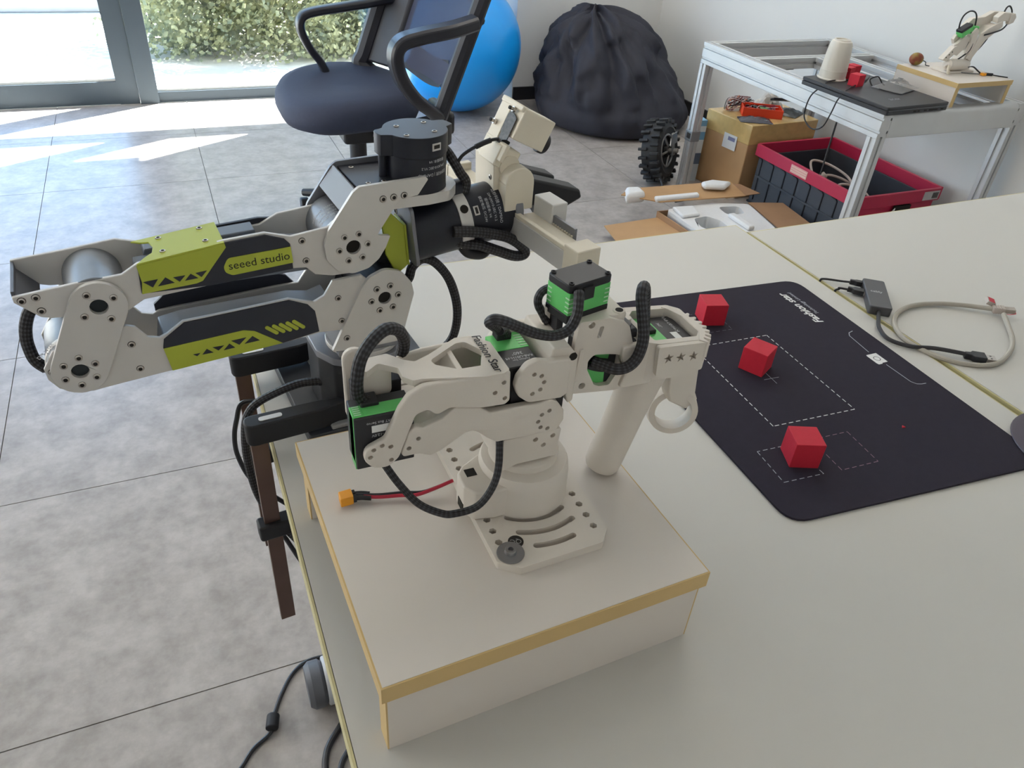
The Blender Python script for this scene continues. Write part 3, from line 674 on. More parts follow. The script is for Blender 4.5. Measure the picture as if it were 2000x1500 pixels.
MB(.001).box(-3, 3, -1.3, 1.3, .8, .9).obj('connector_mouth', SOCK, A1).matrix_local = on_axis(R(34), 63.5, 28)
MB(.001).cyl((0, 0, -.4), (0, 0, .3), 4, n=20).obj('ring_hole', HOLE, A1).matrix_local = on_axis(R(42), 52, 29)
# printing on the elbow-side wrist motor
def on_m4(ang, w_, r):
    n = Vector((math.cos(ang), 0, math.sin(ang))); yy = Vector((0, 1, 0)); xx = yy.cross(n)
    M = Matrix((xx, yy, n)).transposed().to_4x4(); M.translation = (Vector((J4[0], -w_, J4[1])) + n * r) / 1000; return M
for k, s_ in enumerate(('达妙科技 | DAMIAO', 'DM-J4340-2EC V1.2', '驱动版本: V4', '额定电压: DC24V')):
    text(s_, .0036, PRT, on_m4(R(124), -2 + 5.5 * k, 25.05), A1, wrap=.02505, ext=.00003)
text('DM-J4340', .0042, PRT, frame((-.2745, -.0245, .149), (.5, 0, .4), (-.4, 0, .5)), A1, ext=.00003)
# gripper: rail with cream channel, racks, finger, camera head
GR = Matrix.Translation((142, -8, 0)) @ Matrix.Rotation(R(90 + 5), 4, 'Z') @ Matrix.Rotation(R(0), 4, 'X')   # x along the rail (away), y toward -u, z up
def G(b_): return b_
def gobj(name, mb, m, bevel=.5, parent=A1, **k):
    o = mb.obj(name, m, parent, bevel, **k); M = GR.copy(); M.translation *= .001; o.matrix_local = M; return o
gobj('gripper_rail', MB(.001).box(-112, 104, -5, 8, 192, 200), ALU2, .4)
gobj('gripper_rail', MB(.001).box(-112, 104, 8, 12, 186, 206), ALU, .4)
gobj('rail_cover', MB(.001).box(-112, -22, -12, 9, 200, 206).box(-112, -22, 6, 11, 206, 210), CREAM, .6)
gobj('rail_cover', MB(.001).box(20, 104, -14, 14, 200, 206).box(20, 104, 11, 14, 206, 214), CREAM, .6)
gobj('rail_end_block', MB(.001).box(-126, -106, -13, 13, 186, 214), CREAM, 1)
gobj('rail_end_block', MB(.001).box(100, 108, -15, 15, 188, 214), CREAM, 1)
gobj('rack_guide', MB(.001).box(-86, -24, -17, -14, 202, 214), ALU2, .4)
gobj('finger_carriage', MB(.001).box(-52, -22, -30, -12, 202, 224), mat('white carriage', (222, 220, 216), .5), 1)
for k in range(16): gobj('rack_tooth', MB(.001).box(-84 + k * 3.6, -82.2 + k * 3.6, -14, -12.6, 204.5, 207), CREAM, 0)
fz = MB(.001).prism([(166, 228), (176, 224), (199, 217), (230, 207), (233, 198), (193, 181), (189, 176), (183, 186), (176, 200), (166, 214)], 2, 26, 'y')
fz.obj('gripper_finger', BLK2, A1, 2.5)
MB(.001).prism([(150, 206), (178, 210), (178, 196), (150, 196)], 4, 22, 'y').obj('finger_base', BLK2, A1, 1.5)
MB(.001).prism([(160, 222), (176, 224), (199, 214), (228, 205), (228, 200), (180, 196), (160, 208)], 50, 72, 'y').obj('gripper_finger', BLK2, A1, 2.5)
MB(.001).cyl((134, -6, 206), (142, -6, 206), 30, n=32).obj('gripper_flange', ALU2, A1, 1)
cl = MB(.001).prism([(122, 212), (122, 238)] + [(137 + 15 * math.cos(R(a)), 238 + 15 * math.sin(R(a))) for a in range(180, -1, -15)] + [(152, 212)], -33, -18, 'y').obj('camera_clevis', CREAM, A1, 1)
MB(.001).prism([(118, 206), (116, 256), (124, 262), (136, 252), (146, 240), (146, 206)], -18, 22, 'y').obj('clevis_body', CREAM, A1, 1.2)
MB(.001).cyl((132, -20, 250), (132, 24, 250), 10.5, n=28).obj('hinge_barrel', CREAM, A1, .6)
screw(A1, 112, 243, 20, .8, (-1, 0, 0))
CB = Matrix.Translation((142.5, 0, 304)) @ Matrix.Rotation(R(26), 4, 'Y')      # x = lens direction, z up the housing
def cob(name, mb, m, bevel=.5):
    o = mb.obj(name, m, A1, bevel); M = CB.copy(); M.translation *= .001; o.matrix_local = M; return o
cob('camera_housing', MB(.001).box(0, 36, -25, -3, -29, 0).box(3, 36, -3, 14, -29, -1.5), CREAM, 1)
cob('housing_back', MB(.001).box(-1.5, 3, -3, 16, -40, 0).box(-2, 2, -25, 16, -52, -36), CREAM, .8)
cob('housing_lip', MB(.001).box(-3, 4, -24, 16, -4.5, .8), CREAM, 1.2)
cob('housing_neck', MB(.001).box(-3, 20, -19, 13, -58, -38), CREAM, 1.5)
cob('circuit_board', MB(.001).prism([(-7, -8), (-16, -10), (-20, -12), (-20, -32), (-14, -34), (-10, -40), (-6, -40), (-6, -30), (-4, -26), (-4, -12)], -2.1, -1.2, 'x'), mat('circuit board', (58, 55, 52), .5, .1, .9, 420), 0)
for y, z in ((-11, -6), (10, -24)):
    cob('housing_screw', MB(.001).lathe([(2.6, 0), (2.6, 2.5), (1.2, 2.5)], (-2, y, z), (-1, 0, 0), 16).lathe([(1.6, 2.5), (1.6, 5)], (-2, y, z), (-1, 0, 0), 12), STEEL, 0)
    cob('screw_tip', MB(.001).cyl((-7, y, z), (-8.4, y, z), 1.7, n=12), HOLE, 0)
lens = MB(.001).lathe([(8, 0), (8, 3), (9.6, 3), (9.9, 4), (9.9, 9), (9.4, 10), (8, 10), (6.5, 7.5), (.1, 7)], (35, -10, -22), (1, 0, 0), 32, cap=False)
cob('camera_lens', lens, BLK, .2)
# cables of arm 1
K = .001
def c1(name, pts, r, m=BRAID, uvk=None, **k):
    return cable(name, [Vector((u, -w_, v)) * K for u, v, w_ in pts], r * K, m, A1, 12, uvk=uvk, **k)
UV = 900
c1('braided_cable', [(30, 146, 12), (33, 151, 14), (36, 162, 15), (46, 168.5, 15), (59, 162.5, 15), (74, 142, 15), (83, 114, 15), (84.5, 89, 14), (80, 68, 12), (69, 54, 8), (53, 46, 2), (38, 44, -4)], 4.6, uvk=UV)
c1('cable_boot', [(31, 136, 12), (31, 146, 12), (33, 153, 14)], 4.2, mat('grey heat shrink', (96, 98, 104), .5))
c1('braided_cable', [(-56, 46, 4), (-63, 46.5, 2), (-77, 47, 0), (-91, 45.3, 0), (-105.5, 41.6, 0), (-118.4, 37, 0), (-128, 30, 0), (-135, 16, 0), (-139, -8, 2), (-140, -40, 6), (-136, -75, 14), (-122, -105, 26), (-108, -130, 36)], 4.1, uvk=UV)
c1('cable_boot', [(-52, 46, 6), (-60, 46.5, 3)], 4.8, BLK)
c1('braided_cable', [(-270, 170, -14), (-279, 168, -12), (-285, 158, -10), (-288, 147, -8), (-288.5, 137, -6), (-287, 126, -4), (-281, 118, -2)], 4.8, uvk=UV)
c1('cable_boot', [(-286.5, 125, -4), (-283, 119, -2), (-276, 117, 0)], 3.6, mat('grey heat shrink', (96, 98, 104), .5))
c1('braided_cable', [(68, 202, 36), (86, 200, 38), (106, 195, 38), (125, 188, 38), (140, 177, 38), (145, 168, 38), (134, 167, 38), (115, 175, 36), (97, 183, 34), (84, 185, 30), (74, 188, 26)], 5.2, uvk=UV)
c1('cable_gland', [(84, 180, 22), (90, 172, 24), (104, 168, 24), (112, 172, 22)], 5.5, BLK)
c1('camera_cable', [(84, 252, 5), (89.5, 260, 5), (99.5, 265.7, 5), (111, 269.8, 5), (120, 272.3, 6), (128.6, 272, 7), (136, 268, 8)], 1.6, BLK)
c1('camera_cable_boot', [(103, 267, 5), (111, 269.8, 5), (118, 271.9, 5.6)], 2.5, BLK)
c1('braided_cable', [(74, 266, -12), (79, 262, -6), (83, 254, 2), (87.5, 245, 6), (93, 236, 8), (90, 226, 10)], 4.6, uvk=UV)
# clamps that hold the base down
def clamp(lb, x, y):
    c = thing('bar_clamp', lb, 'clamp', (x, y, DESK), R(5))
    jaw = rnd([(-12, -9), (60, -8), (76, -4), (90, -4), (90, 5), (60, 9), (-12, 10)], [9, 4, 2, 2, 2, 4, 9], 4)
    MB(.001).prism(jaw, 16, 40, 'z').obj('fixed_jaw', BLK2, c, 2)
    MB(.001).prism(rnd([(2, -3), (24, -3), (24, 3), (2, 3)], 3), 40, 40.6, 'z').obj('jaw_label', WHT, c, label='small white strip on the jaw')
    MB(.001).box(68, 92, -10, 10, 13, 18).obj('jaw_pad', mat('clear grey pad', (150, 150, 150), .35), c, 1.5)
    MB(.001).box(-9, 7, -3.5, 3.5, -250, 20).obj('bar', mat('brown steel bar', (106, 84, 76), .38, .5, .06, 30), c, .6)
    MB(.001).prism(rnd([(-16, -9), (40, -9), (40, 9), (-16, 9)], 4), -112, -92, 'z').obj('moving_jaw', BLK2, c, 2)
    MB(.001).cyl((33, 0, -92), (33, 0, -28), 5, n=16).obj('spindle', SOCK, c)
    MB(.001).cyl((33, 0, -28), (33, 0, -25.5), 11, n=20).obj('jaw_pad', BLK2, c)
    return c
clamp('black bar clamp nearer the riser, white strip on its jaw', .024, .594)
clamp('black bar clamp farther from the riser, behind the lime link', .024, .712)
thin = cable('thin_cable', [(.030, .672, .735), (.015, .662, .742), (.008, .66, .725), (.003, .66, .705), (.002, .66, .681), (.007, .66, .653), (.014, .66, .636), (.03, .66, .61), (.06, .65, .58)], .0026, BLK, None, 8, label='thin black cable hanging beside the braided cable at the desk edge', cat='cable')
thin2 = cable('thin_cable', [(.020, .645, .60), (.033, .620, .585), (.048, .588, .565), (.066, .56, .555), (.09, .54, .55)], .0026, BLK, None, 8, label='short black cable passing behind the clamp bar under the desk', cat='cable')
# ================================================================== ROBOT ARM 2 (white leader)
def Q(pts, w0, w1, holes=(), mb=None):
    return (mb or MB(.001)).prism(pts, -w1, -w0, 'y', holes)
def box_part(name, m, parent, M, x0, x1, y0, y1, z0, z1, bevel=.5, sub=None):
    o = MB(.001).box(x0, x1, y0, y1, z0, z1).obj(name, m, parent, bevel); o.matrix_local = M; return o
def leader(root):
    # base plate with holes and curved slots
    hol = [circ(-38, -v, 3.0, 6) for v in (29.7, 41.7, 53.4)] + [circ(36, -v, 3.0, 6) for v in (25.7, 37.8, 49.7, 61.8)]
    hol += [circ(-38.4, v, 3.0, 6) for v in (30.8, 42.1, 54.4)] + [circ(36, v, 3.0, 6) for v in (30, 42, 54)]
    def sl(r, a0, a1, w_=2.5): return arcslot(2, 0, r, w_, R(a0), R(a1))
    hol += [sl(41, -127, -62), sl(54, -114, -66), sl(67, -103, -77), sl(41, 62, 127), sl(54, 66, 114)]
    pl = rnd([(-47, 70), (-36, 82), (34, 82), (46, 70), (46, -66), (35, -79), (-32, -81), (-46, -70)], 3, 3)
    bp = MB(.001).prism(pl, 0, 7, 'z', hol).obj('base_plate', PLA, root, smooth=20)
    # turret
    MB(.001).lathe([(36, 7), (35.5, 30), (34.5, 38), (33, 41), (28, 42.5)], (1, -4, 0), (0, 0, 1), 56).obj('turret', PLA, root)
    MB(.001).lathe([(27, 42), (27, 48), (24, 50)], (1, -2, 0), (0, 0, 1), 40).obj('turntable', PLA, root, .5)
    cb = MB(.001).prism(rnd([(-53, -3), (-47, 4), (-25, 16), (-10, 0), (-14, -30), (-33, -30), (-47, -27), (-53, -18)], 4), 7, 35, 'z').obj('connector_block', PLA, root, 1.6, 3)
    MB(.001).box(-47, -39, -9, -1, 34.9, 35.4).obj('socket', HOLE, cb)
    MB(.001).box(-53.5, -50, -18, -8, 9, 17).obj('cable_exit', HOLE, cb)
    shd = Q(rnd([(-27, 48), (-15, 52), (17, 52), (19, 78), (-27, 78)], 2), -24, 25, ()).obj('shoulder_housing', PLA, root, 1)
    drill(shd, [(u, v, 25, 2.0) for u, v in ((-1.5, 72.2), (12.3, 72.6), (5.4, 65.5))])
    return bp
MATS['shaded recess plastic'] = PLA
A2 = thing('robot_arm', 'white printed leader arm with green servos and pistol grip on the riser', 'robot arm', (.203, .396, RIS))
bp = leader(A2)
# washer, bolt and round sticker on the base plate
wsh = MB(.001).lathe([(2.5, 7), (10, 7), (10.2, 7.6), (10, 8.4), (4.5, 8.6), (4.3, 11), (4, 11.6), (2, 11.6), (1.9, 9.6), (.05, 9.6)], (-34, -66, 0), (0, 0, 1), 36, cap=False).obj('washer_bolt', mat('zinc steel', (150, 150, 152), .35, .8), A2)
MB(.001).cyl((-26, -57, 7), (-26, -57, 7.4), 5.8, n=28).obj('round_sticker', mat('black sticker', (24, 24, 26), .35), A2)
text('QC', .0058, mat('pale sticker print', (170, 170, 170), .5), Matrix.Translation((-.026, -.057, .00745)) @ Matrix.Rotation(R(165), 4, 'Z'), A2, ext=.00003)
# lower link: two cheeks and a bridging body
JA, JB, JC = (5.4, 91.4), (-9.7, 126.0), (-115.0, 93.2)
low = [(13, 80), (18, 88), (17, 97), (11, 106), (5, 109.5), (-3, 108), (-40, 109), (-48, 115), (-65, 119), (-74, 112), (-87, 107.5), (-93, 110), (-97, 106), (-102, 89), (-100.5, 86), (-89.7, 86), (-81.7, 82), (-74.6, 84.3), (-57.4, 95.2), (-52, 96), (-48, 93.5), (-41, 86.6), (-33.5, 80.8), (-6, 79.8)]
low = rnd(low, 3, 3)
lk = Q(low, 22, 28).obj('lower_link', PLA, A2, 1.2, 3)
drill(lk, [(JA[0] + 8 * math.cos(R(a)), JA[1] + 8 * math.sin(R(a)), 28, 1.7) for a in (90, 135, 180, 225, 270)] + [(-90.2, 99.3, 28, 1.7), (-96.8, 92.6, 28, 1.7)], 4.5)
for u, v in ((-90.2, 99.3), (-96.8, 92.6)): MB(.001).cyl((u, -24.4, v), (u, -24, v), 1.6, n=14).obj('screw_hole', HOLE, lk)
Q(low, -28, -22).obj('lower_link', PLA, A2, 1.2, 3)
Q(rnd([(-98, 90), (-92, 107), (-76, 108), (-66, 115), (-50, 111), (-42, 105), (-36, 105), (-36, 84), (-44, 92), (-52, 97), (-60, 94), (-74, 86), (-90, 88)], 2), -22, 22).obj('link_body', PLA, A2, 1)
# shoulder servo seen between the cheeks
Q(rnd([(-8, 84), (20, 84), (20, 112), (-30, 112), (-30, 100)], 2), -20, 20).obj('servo_case', BLK, A2, .6)
Q([(-24, 104), (-10, 104), (-10, 113), (-24, 113)], -14, 18).obj('servo_band', GREEN, A2, .4)
# elbow servo
e1 = MB(.001).box(-131, -92, -24, -2, 80, 122).obj('servo_case', BLK, A2, .8)
MB(.001).box(-131.4, -91.6, -22.3, -11, 79, 122.6).obj('servo_band', GREEN, A2, .5)
MB(.001).box(-131.4, -124, -22.4, -10.9, 84, 122.7).obj('servo_band', GREEN, A2, .3)
for k in range(5): MB(.001).box(-130, -125.5, -21 + 2.1 * k, -20.2 + 2.1 * k, 122.6, 122.9).obj('groove', GPALE, e1)
MB(.001).box(-124, -112, -14, -2, 119, 125.5).obj('plug', BLK2, A2, 1)
MB(.001).box(-120, -104, -24.3, -24, 109, 114.5).obj('servo_label', WHT, e1)
text('UART Bus Servo', .0028, PRT, frame((-.1135, -.02405, .1166), (-1, 0, 0), (0, 0, -1)), A2, ext=.00002)
text('6.0V-12.0V', .0030, PRT, frame((-.1135, -.02405, .1064), (-1, 0, 0), (0, 0, -1)), A2, ext=.00002)
MB(.001).box(-125, -92, 4, 16, 90, 126).obj('servo_cover', BLK2, A2, 1)
# upper link: bevelled top with a triangular window, two legs down to the elbow
ztop = lambda x: 143.5 - max(0, x + 60) * .10
out = [(-34, -31), (-86, -24), (-93, -21), (-98, -15), (-96, -9), (-100, 8), (-117, -4), (-119, -9), (-112, 12), (-101, 15)]
topl = [(-34.5, -31), (-46, -32.5), (-84, -24), (-92, -24), (-97.5, -19), (-100, -10), (-99, -4), (-108, 2), (-118, -1), (-121, 3), (-120, 9), (-100, 14), (-91, 4), (-85, 1), (-48, 20), (-38, 20), (-34, 14), (-27, -12)]
# orientation: y = -w, so the viewer's side is negative
topl = [(-33, -30), (-46, -31), (-86, -23), (-92, -23), (-97, -17), (-97, -7), (-108, 2), (-118, -6), (-121, -1), (-113, 10), (-100, 11.5), (-91, 1), (-85, -3), (-74, 2), (-50, 18), (-38, 18.5), (-27.5, 8), (-27.5, -27)]
triw = rnd([(-45, 12), (-52, 11), (-75, -5), (-73, -11), (-51, -24.5), (-46, -22.5), (-37, -1)], 4, 4)
tb = MB(.001).prism(rnd(topl, 2.5, 3), 139, 143.5, 'z', [triw])
tb.v = [(x, y, z + (143.5 - z) * 0 - max(0, x + 70) * .06) for x, y, z in tb.v]
ul = tb.obj('upper_link', PLA, A2, .9, 3)
side = rnd([(-27.5, 141), (-34, 141), (-87, 142), (-97, 137), (-103, 128), (-113, 105.5), (-126, 100), (-127.5, 91), (-121, 82.5), (-111, 81.5), (-103.5, 88), (-101, 96), (-92, 120.5), (-84, 122.5), (-78, 116.5), (-69, 120.5), (-46, 115), (-30, 114), (-26.5, 117)], [2, 5, 10, 8, 6, 6, 10, 10, 10, 8, 10, 6, 5, 4, 5, 5, 4, 3, 3], 4)
us = Q(side, 24, 29.5).obj('upper_link_cheek', PLA, A2, 2.0, 4)
drill(us, [(JC[0] + 8 * math.cos(R(a)), JC[1] + 8 * math.sin(R(a)), 29.5, 1.7) for a in (-45, 45, 90, 135, 180)] + [(u, v, 29.5, 1.7) for u, v in ((-32.0, 133.1), (-38.0, 126.0), (-30.6, 119.9))])
Q([(-28, 116), (-28, 139), (-84, 141), (-90, 136), (-86, 124), (-76, 120)], 14, 25).obj('upper_link_wall', PLA, A2, 1.5)
Q([(-30, 114), (-30, 138), (-52, 140), (-74, 139), (-92, 136), (-88, 124), (-60, 117)], -19, -15).obj('upper_link_wall', PLA, A2, 1.5)
Q([(-62, 118), (-60, 140), (-56, 140), (-56, 118)], -16, 20).obj('upper_link_rib', PLA, A2, .6)
Q(rnd([(-99, 141), (-118, 142), (-121, 136), (-124, 116), (-118, 108), (-104, 112), (-99, 120)], 4), -7, -2).obj('upper_link_wall', PLA, A2, 1.5)
Q(capsule(*JC, -119, 136, 12, 8), -26, -21).obj('upper_link_cheek', PLA, A2, 1.5)
MB(.001).lathe([(2.4, 0), (4.6, 0), (4.6, .6)], (-52, -22.5, 121), (0, -.5, .85), 18).obj('inner_hole', HOLE, A2)
text('Fashion Star', .0092, INK, frame((-.0312, -.0060, .1432), (0, -1, 0), (1, 0, -.06)) @ Matrix.Translation((0, -.0042, -.0012)), A2, ext=.00012)
# wrist pitch servo with printed label
s2 = MB(.001).box(-25.5, -1, -20, 21, 98, 136.5).obj('servo_case', BLK, A2, .8)
MB(.001).box(-25.8, -.7, 1, 21.4, 97.5, 136.9).obj('servo_band', GREEN, A2, .4)
for k in range(5): MB(.001).box(-6.5, -1, 3 + 3.2 * k, 4 + 3.2 * k, 136.9, 137.2).obj('groove', GPALE, s2)
MB(.001).box(-20, -9, 13, 23, 134, 142).obj('plug', BLK2, A2, .8)
MB(.001).box(-22, -4, -20.4, -19.9, 100, 134).obj('servo_face', BLK2, s2)
for s_, y, sz in (('360°', -4.5, .0046), ('RA8-U01H-M', -9, .0036), ('Fashion Star', -12.2, .0026)):
    text(s_, sz, PRT, frame((-.0125, y / 1000, .13655), (-1, 0, 0), (0, -1, 0)), A2, ext=.00002)
MB(.001).box(-22, 8, -19, 12, 99, 110).obj('servo_lid', BLK, A2, .6)
# wrist bracket: clevis cheeks and a block that carries two servos
ck = rnd([(-23, 126), (-21.5, 133), (-15, 142.5), (-8, 144.2), (0, 142), (17.5, 141), (18, 112), (13, 109), (-12, 110.5), (-20, 117.5)], [8, 5, 8, 8, 5, 2, 2, 3, 8, 8], 5)
wc = Q(ck, 22, 28.5).obj('wrist_clevis', PLA, A2, 1.4, 3)
drill(wc, [(JB[0] + 8 * math.cos(R(a)), JB[1] + 8 * math.sin(R(a)), 28.5, 1.7) for a in (-90, -45, 0, 45, 90)])
Q([(u * 1.0, v + 1) for u, v in ck], -28, -22).obj('wrist_clevis', PLA, A2, 1.4, 3)
Q(rnd([(3, 112), (4, 140), (6, 148), (19, 147), (26, 138), (26, 100), (22, 98), (18, 112)], 2), -24, 23).obj('wrist_body', PLA, A2, 1.2, 3)
br = rnd([(26, 147.5), (27.5, 161), (51, 160.5), (63, 156), (68, 151), (66, 128), (61, 127), (42, 132), (38, 127), (38, 120), (46, 104.5), (50.5, 102), (60, 101.2), (70, 120), (77, 113), (80, 97.5), (64, 96), (29, 100.5), (25, 108), (25, 122)], [2, 3, 2, 3, 3, 3, 2, 5, 4, 3, 2, 2, 2, 1, 1, 3, 2, 4, 3, 1], 4)
hs = [circ(37, 157.2, 2.6, 16), rnd([(43.6, 154.8), (47, 154.8), (45.4, 145.6), (42.6, 145.6)], 1.2), circ(66.5 - 2, 105.2, 2.7, 16)]
br = rnd([(26, 147.5), (27.5, 161), (51, 160.5), (63, 156), (68, 151), (74, 134), (78, 112), (80, 97.5), (64, 96), (29, 100.5), (25, 108), (25, 122)], [2, 3, 2, 3, 3, 6, 4, 3, 2, 4, 3, 1], 4)
win = rnd([(42, 132), (38, 127), (38.5, 119.5), (46, 105), (50.5, 102.6), (59, 102), (68, 119), (70, 124), (61.5, 128.5), (55, 130)], [5, 4, 2, 2, 2, 2, 2, 2, 2, 2], 3)
bk = Q(br, 12, 16.5, [win, circ(37, 157.2, 2.6, 16), rnd([(43.8, 154.8), (47.2, 154.8), (45.4, 145.6), (42.4, 145.6)], 1.2), circ(70.5, 105.2, 2.7, 16), circ(36, 106, 2.7, 16)]).obj('wrist_frame', PLA, A2, .6)
MB(.001).cyl((21.5, -16.4, 139), (21.5, -23.6, 139), 3, n=16).obj('screw_well', HOLE, A2)
MB(.001).cyl((27, -14, 108), (27, -17.4, 108), 4.2, n=18).obj('screw_well', mat('shaded recess plastic', (150, 140, 128), .7), A2)
Q([(31, 112), (33, 139), (30, 139), (28, 112)], 16.4, 18).obj('frame_rib', PLA, A2, .6)
MB(.001).box(26, 66, -13, 20, 156, 160.5).obj('servo_tray', PLA, A2, 1)
MB(.001).cyl((62, -9, 150), (62, -9, 161), 4.6, n=24).obj('screw_post', PLA, A2, .4)
MB(.001).cyl((62, -9, 161), (62, -9, 161.3), 2.8, n=18).obj('post_bore', HOLE, A2)
Q(rnd([(12, 141), (13, 161), (17.8, 161), (20, 141)], 1.5), -14, -8).obj('servo_fork', PLA, A2, .8)
MB(.001).box(17, 22, -3, 12, 140, 163).obj('servo_neck', BLK, A2, .5)
# top servo, turned a little
TS_ = Matrix.Translation((.0345, .0035, 0)) @ Matrix.Rotation(R(13), 4, 'Z')
box_part('servo_case', BLK, A2, TS_, -18.5, 18.5, -12, 12, 158, 164.5, .6)
t2 = box_part('servo_band', GREEN, A2, TS_, -18.2, 18.2, -11.8, 11.8, 164.5, 181.5, .4)
ldm = MB(.001).prism(rnd([(-19, -12.4), (19, -12.4), (19, 12.4), (-19, 12.4)], 3.4, 2), 181.5, 187.5, 'z').obj('servo_lid', BLK, A2, .8); ldm.matrix_local = TS_
for x in (-16, 16):
    for y in (-9.6, 9.6):
        o = MB(.001).lathe([(1.9, 187.3), (1.9, 188.6), (1.1, 188.6), (1, 187.6), (.05, 187.6)], (x, y, 0), (0, 0, 1), 14, cap=False).obj('lid_screw', BLK2, A2); o.matrix_local = TS_
for k in range(4):
    z = 167 + k * 3.3
    for a in ((-18.3, -14, -12.0, -11.75), (13.6, 18.3, -12.0, -11.75), (-18.45, -18.1, -11.9, -8), (-18.45, -18.1, 7, 11)):
        o = MB(.001).box(*a, z, z + .9).obj('groove', GPALE, t2)
box_part('plug', BLK2, A2, TS_, -8, 1.5, -14.5, -10, 175, 184, .8)
# second servo behind the frame
box_part('servo_case', BLK, A2, Matrix.Identity(4), 36, 80, -11.5, 12, 99, 134, .6)
g2 = Q([(37, 108), (36.5, 124), (44, 122), (56, 112.5), (57, 99.5), (40, 99.5)], 11, 11.9).obj('servo_band', GREEN, A2, .2)
Q([(46, 126), (46.5, 134), (59, 134), (57.5, 122.5)], 11, 11.9).obj('servo_band', GREEN, A2, .2)
text('Fashion Star', .003, PRT, frame((.0735, -.01205, .119), (.5, 0, 1), (-1, 0, .5)), A2, ext=.00002)
# grip head: open frame with the trigger servo inside
GT = Matrix.Translation((0, 0, 0)) @ Matrix.Rotation(R(0), 4, 'X')
rim_o = rnd([(82, -18), (92, -23), (131, -23.5), (139, -14), (139, 22), (131, 29), (92, 31), (86, 25)], [2, 3, 2, 3, 4, 4, 4, 3], 4)
rim_i = rnd([(91, -17.5), (128, -18), (133.5, -12), (133.5, 20), (128, 24), (97, 25), (91, 19)], 2, 3)
rw = MB(.001).prism(rim_o, 102, 132, 'z', [rim_i])
def slope(v): return [(x, y, z + (110 - x) * .075 + (2 if z > 120 else 0)) for x, y, z in v]
rw.v = slope(rw.v); gh = rw.obj('grip_frame', PLA, A2, 1.2, 3)
box_part('grip_neck', PLA, A2, Matrix.Identity(4), 64, 92, -14, 20, 100, 133, 2)
box_part('servo_case', BLK, A2, Matrix.Identity(4), 66, 84, -6, 14, 118, 139.5, 2)
MB(.001).cyl((74, 4, 139), (74, 4, 141), 8, n=24).obj('servo_horn', BLK, A2, .4)
MB(.001).cyl((84, 12, 130), (84, 12, 139), 4, n=18).obj('screw_post', PLA, A2, .5)
sv = MB(.001).box(93, 131, -17, 22, 104, 126); sv.v = slope(sv.v); sv.obj('servo_case', BLK, A2, .4)
sg = MB(.001).box(93, 108.5, -17.5, 22.4, 122, 126.2); sg.v = slope(sg.v); sg.obj('servo_band', GREEN, A2, .2)
lab = MB(.001).box(116, 122, -13, -1, 128.0, 128.2); lab.v = [(x, y, z + .1 + (110 - x) * .075) for x, y, z in lab.v]; lab.obj('servo_label', WHT, A2)
for s_, x, sz in (('RA8-U01H-M', .1235, .0042), ('360°', .1135, .0036)):
    text(s_, sz, PRT, frame((x, .0100, .12825 + (.110 - x) * .075), (0, -1, 0), (1, 0, -.075)), A2, ext=.00002)
def star(cx, cz, r):
    return [(cx + (r if k % 2 == 0 else r * .40) * math.cos(PI / 2 + PI * k / 5 + .12), cz + (r if k % 2 == 0 else r * .40) * math.sin(PI / 2 + PI * k / 5 + .12)) for k in range(10)]
fw = rnd([(89, 135.5), (133, 132), (132, 108), (99, 106), (91, 110)], [2, 2, 2, 3, 4])
gw = Q(fw, 23.5, 27.5, [star(99.2, 124.2, 4.5), star(110, 123.2, 4.5), star(121.4, 122.0, 4.5)]).obj('grip_side', PLA, A2, .3)
Q([(92, 112), (130, 112), (130, 128), (92, 131)], 20, 21).obj('grip_side_back', PLA, A2)
Q(rnd([(64, 136), (90, 135.2), (98, 108), (92, 98), (66, 99), (70, 112), (64, 124)], 3), 15, 20).obj('grip_web', PLA, A2, 1.2)
# handle
hb = []
c0, c1_ = Vector((77.5, 0, 8)), Vector((104, 0, 106)); d = (c1_ - c0).normalized(); yv = Vector((0, 1, 0)); xv = yv.cross(d)
for t, rx, ry in ((-.075, .2, .2), (-.07, 9, 9), (-.05, 13.2, 13), (-.02, 14.6, 14.5), (.05, 15, 15), (.5, 15.4, 15), (.8, 17, 16), (1.0, 19, 18), (1.05, 18, 18)):
    c = c0 + (c1_ - c0) * t
    hb.append([c + xv * rx * math.cos(2 * PI * k / 32) + yv * ry * math.sin(2 * PI * k / 32) for k in range(32)])
MB(.001).loft(hb).obj('pistol_grip', PLA, A2)
# trigger with ring and gear teeth
tr = MB(.001)
RC = Vector((138, 2, 47)); rx = Vector((.92, -.35, .1)).normalized(); ry = Vector((.1, .1, 1)); ry = (ry - rx * ry.dot(rx)).normalized(); rn = rx.cross(ry)
N = 36; rings = []
for k in range(N):
    t = 2 * PI * k / N; dd = rx * math.cos(t) + ry * math.sin(t)
    rings.append([RC + dd * r_ + rn * h_ for r_, h_ in ((20.5, -6.5), (21.5, 0), (20.5, 6.5), (15.5, 7), (14.8, 0), (15.5, -7))])
rings.append(rings[0]); tr.loft(rings, cap=False)
TRG = tr.obj('trigger_ring', PLA, A2)
Q(rnd([(128, 118), (139, 124), (146, 118), (152, 66), (156, 58), (146, 50), (128, 62), (124, 72), (121, 96)], 2), -6, 6).obj('trigger_arm', PLA, A2, 1.4)
gear = []
for k in range(40):
    a = R(-62) + R(124) * k / 39; rr = 27.8 if (k // 2) % 2 == 0 else 23.2
    gear.append((118 + rr * math.cos(a), rr * math.sin(a) * 1.12 - 1))
gear += [(124, 26), (128, 22), (134, 10), (134, -12), (126, -24)]
gm = MB(.001).prism(gear, 117, 133.5, 'z'); gm.v = [(x, y, z + (126 - x) * .12) for x, y, z in gm.v]
gm.obj('gear_sector', PLA, A2, .3)
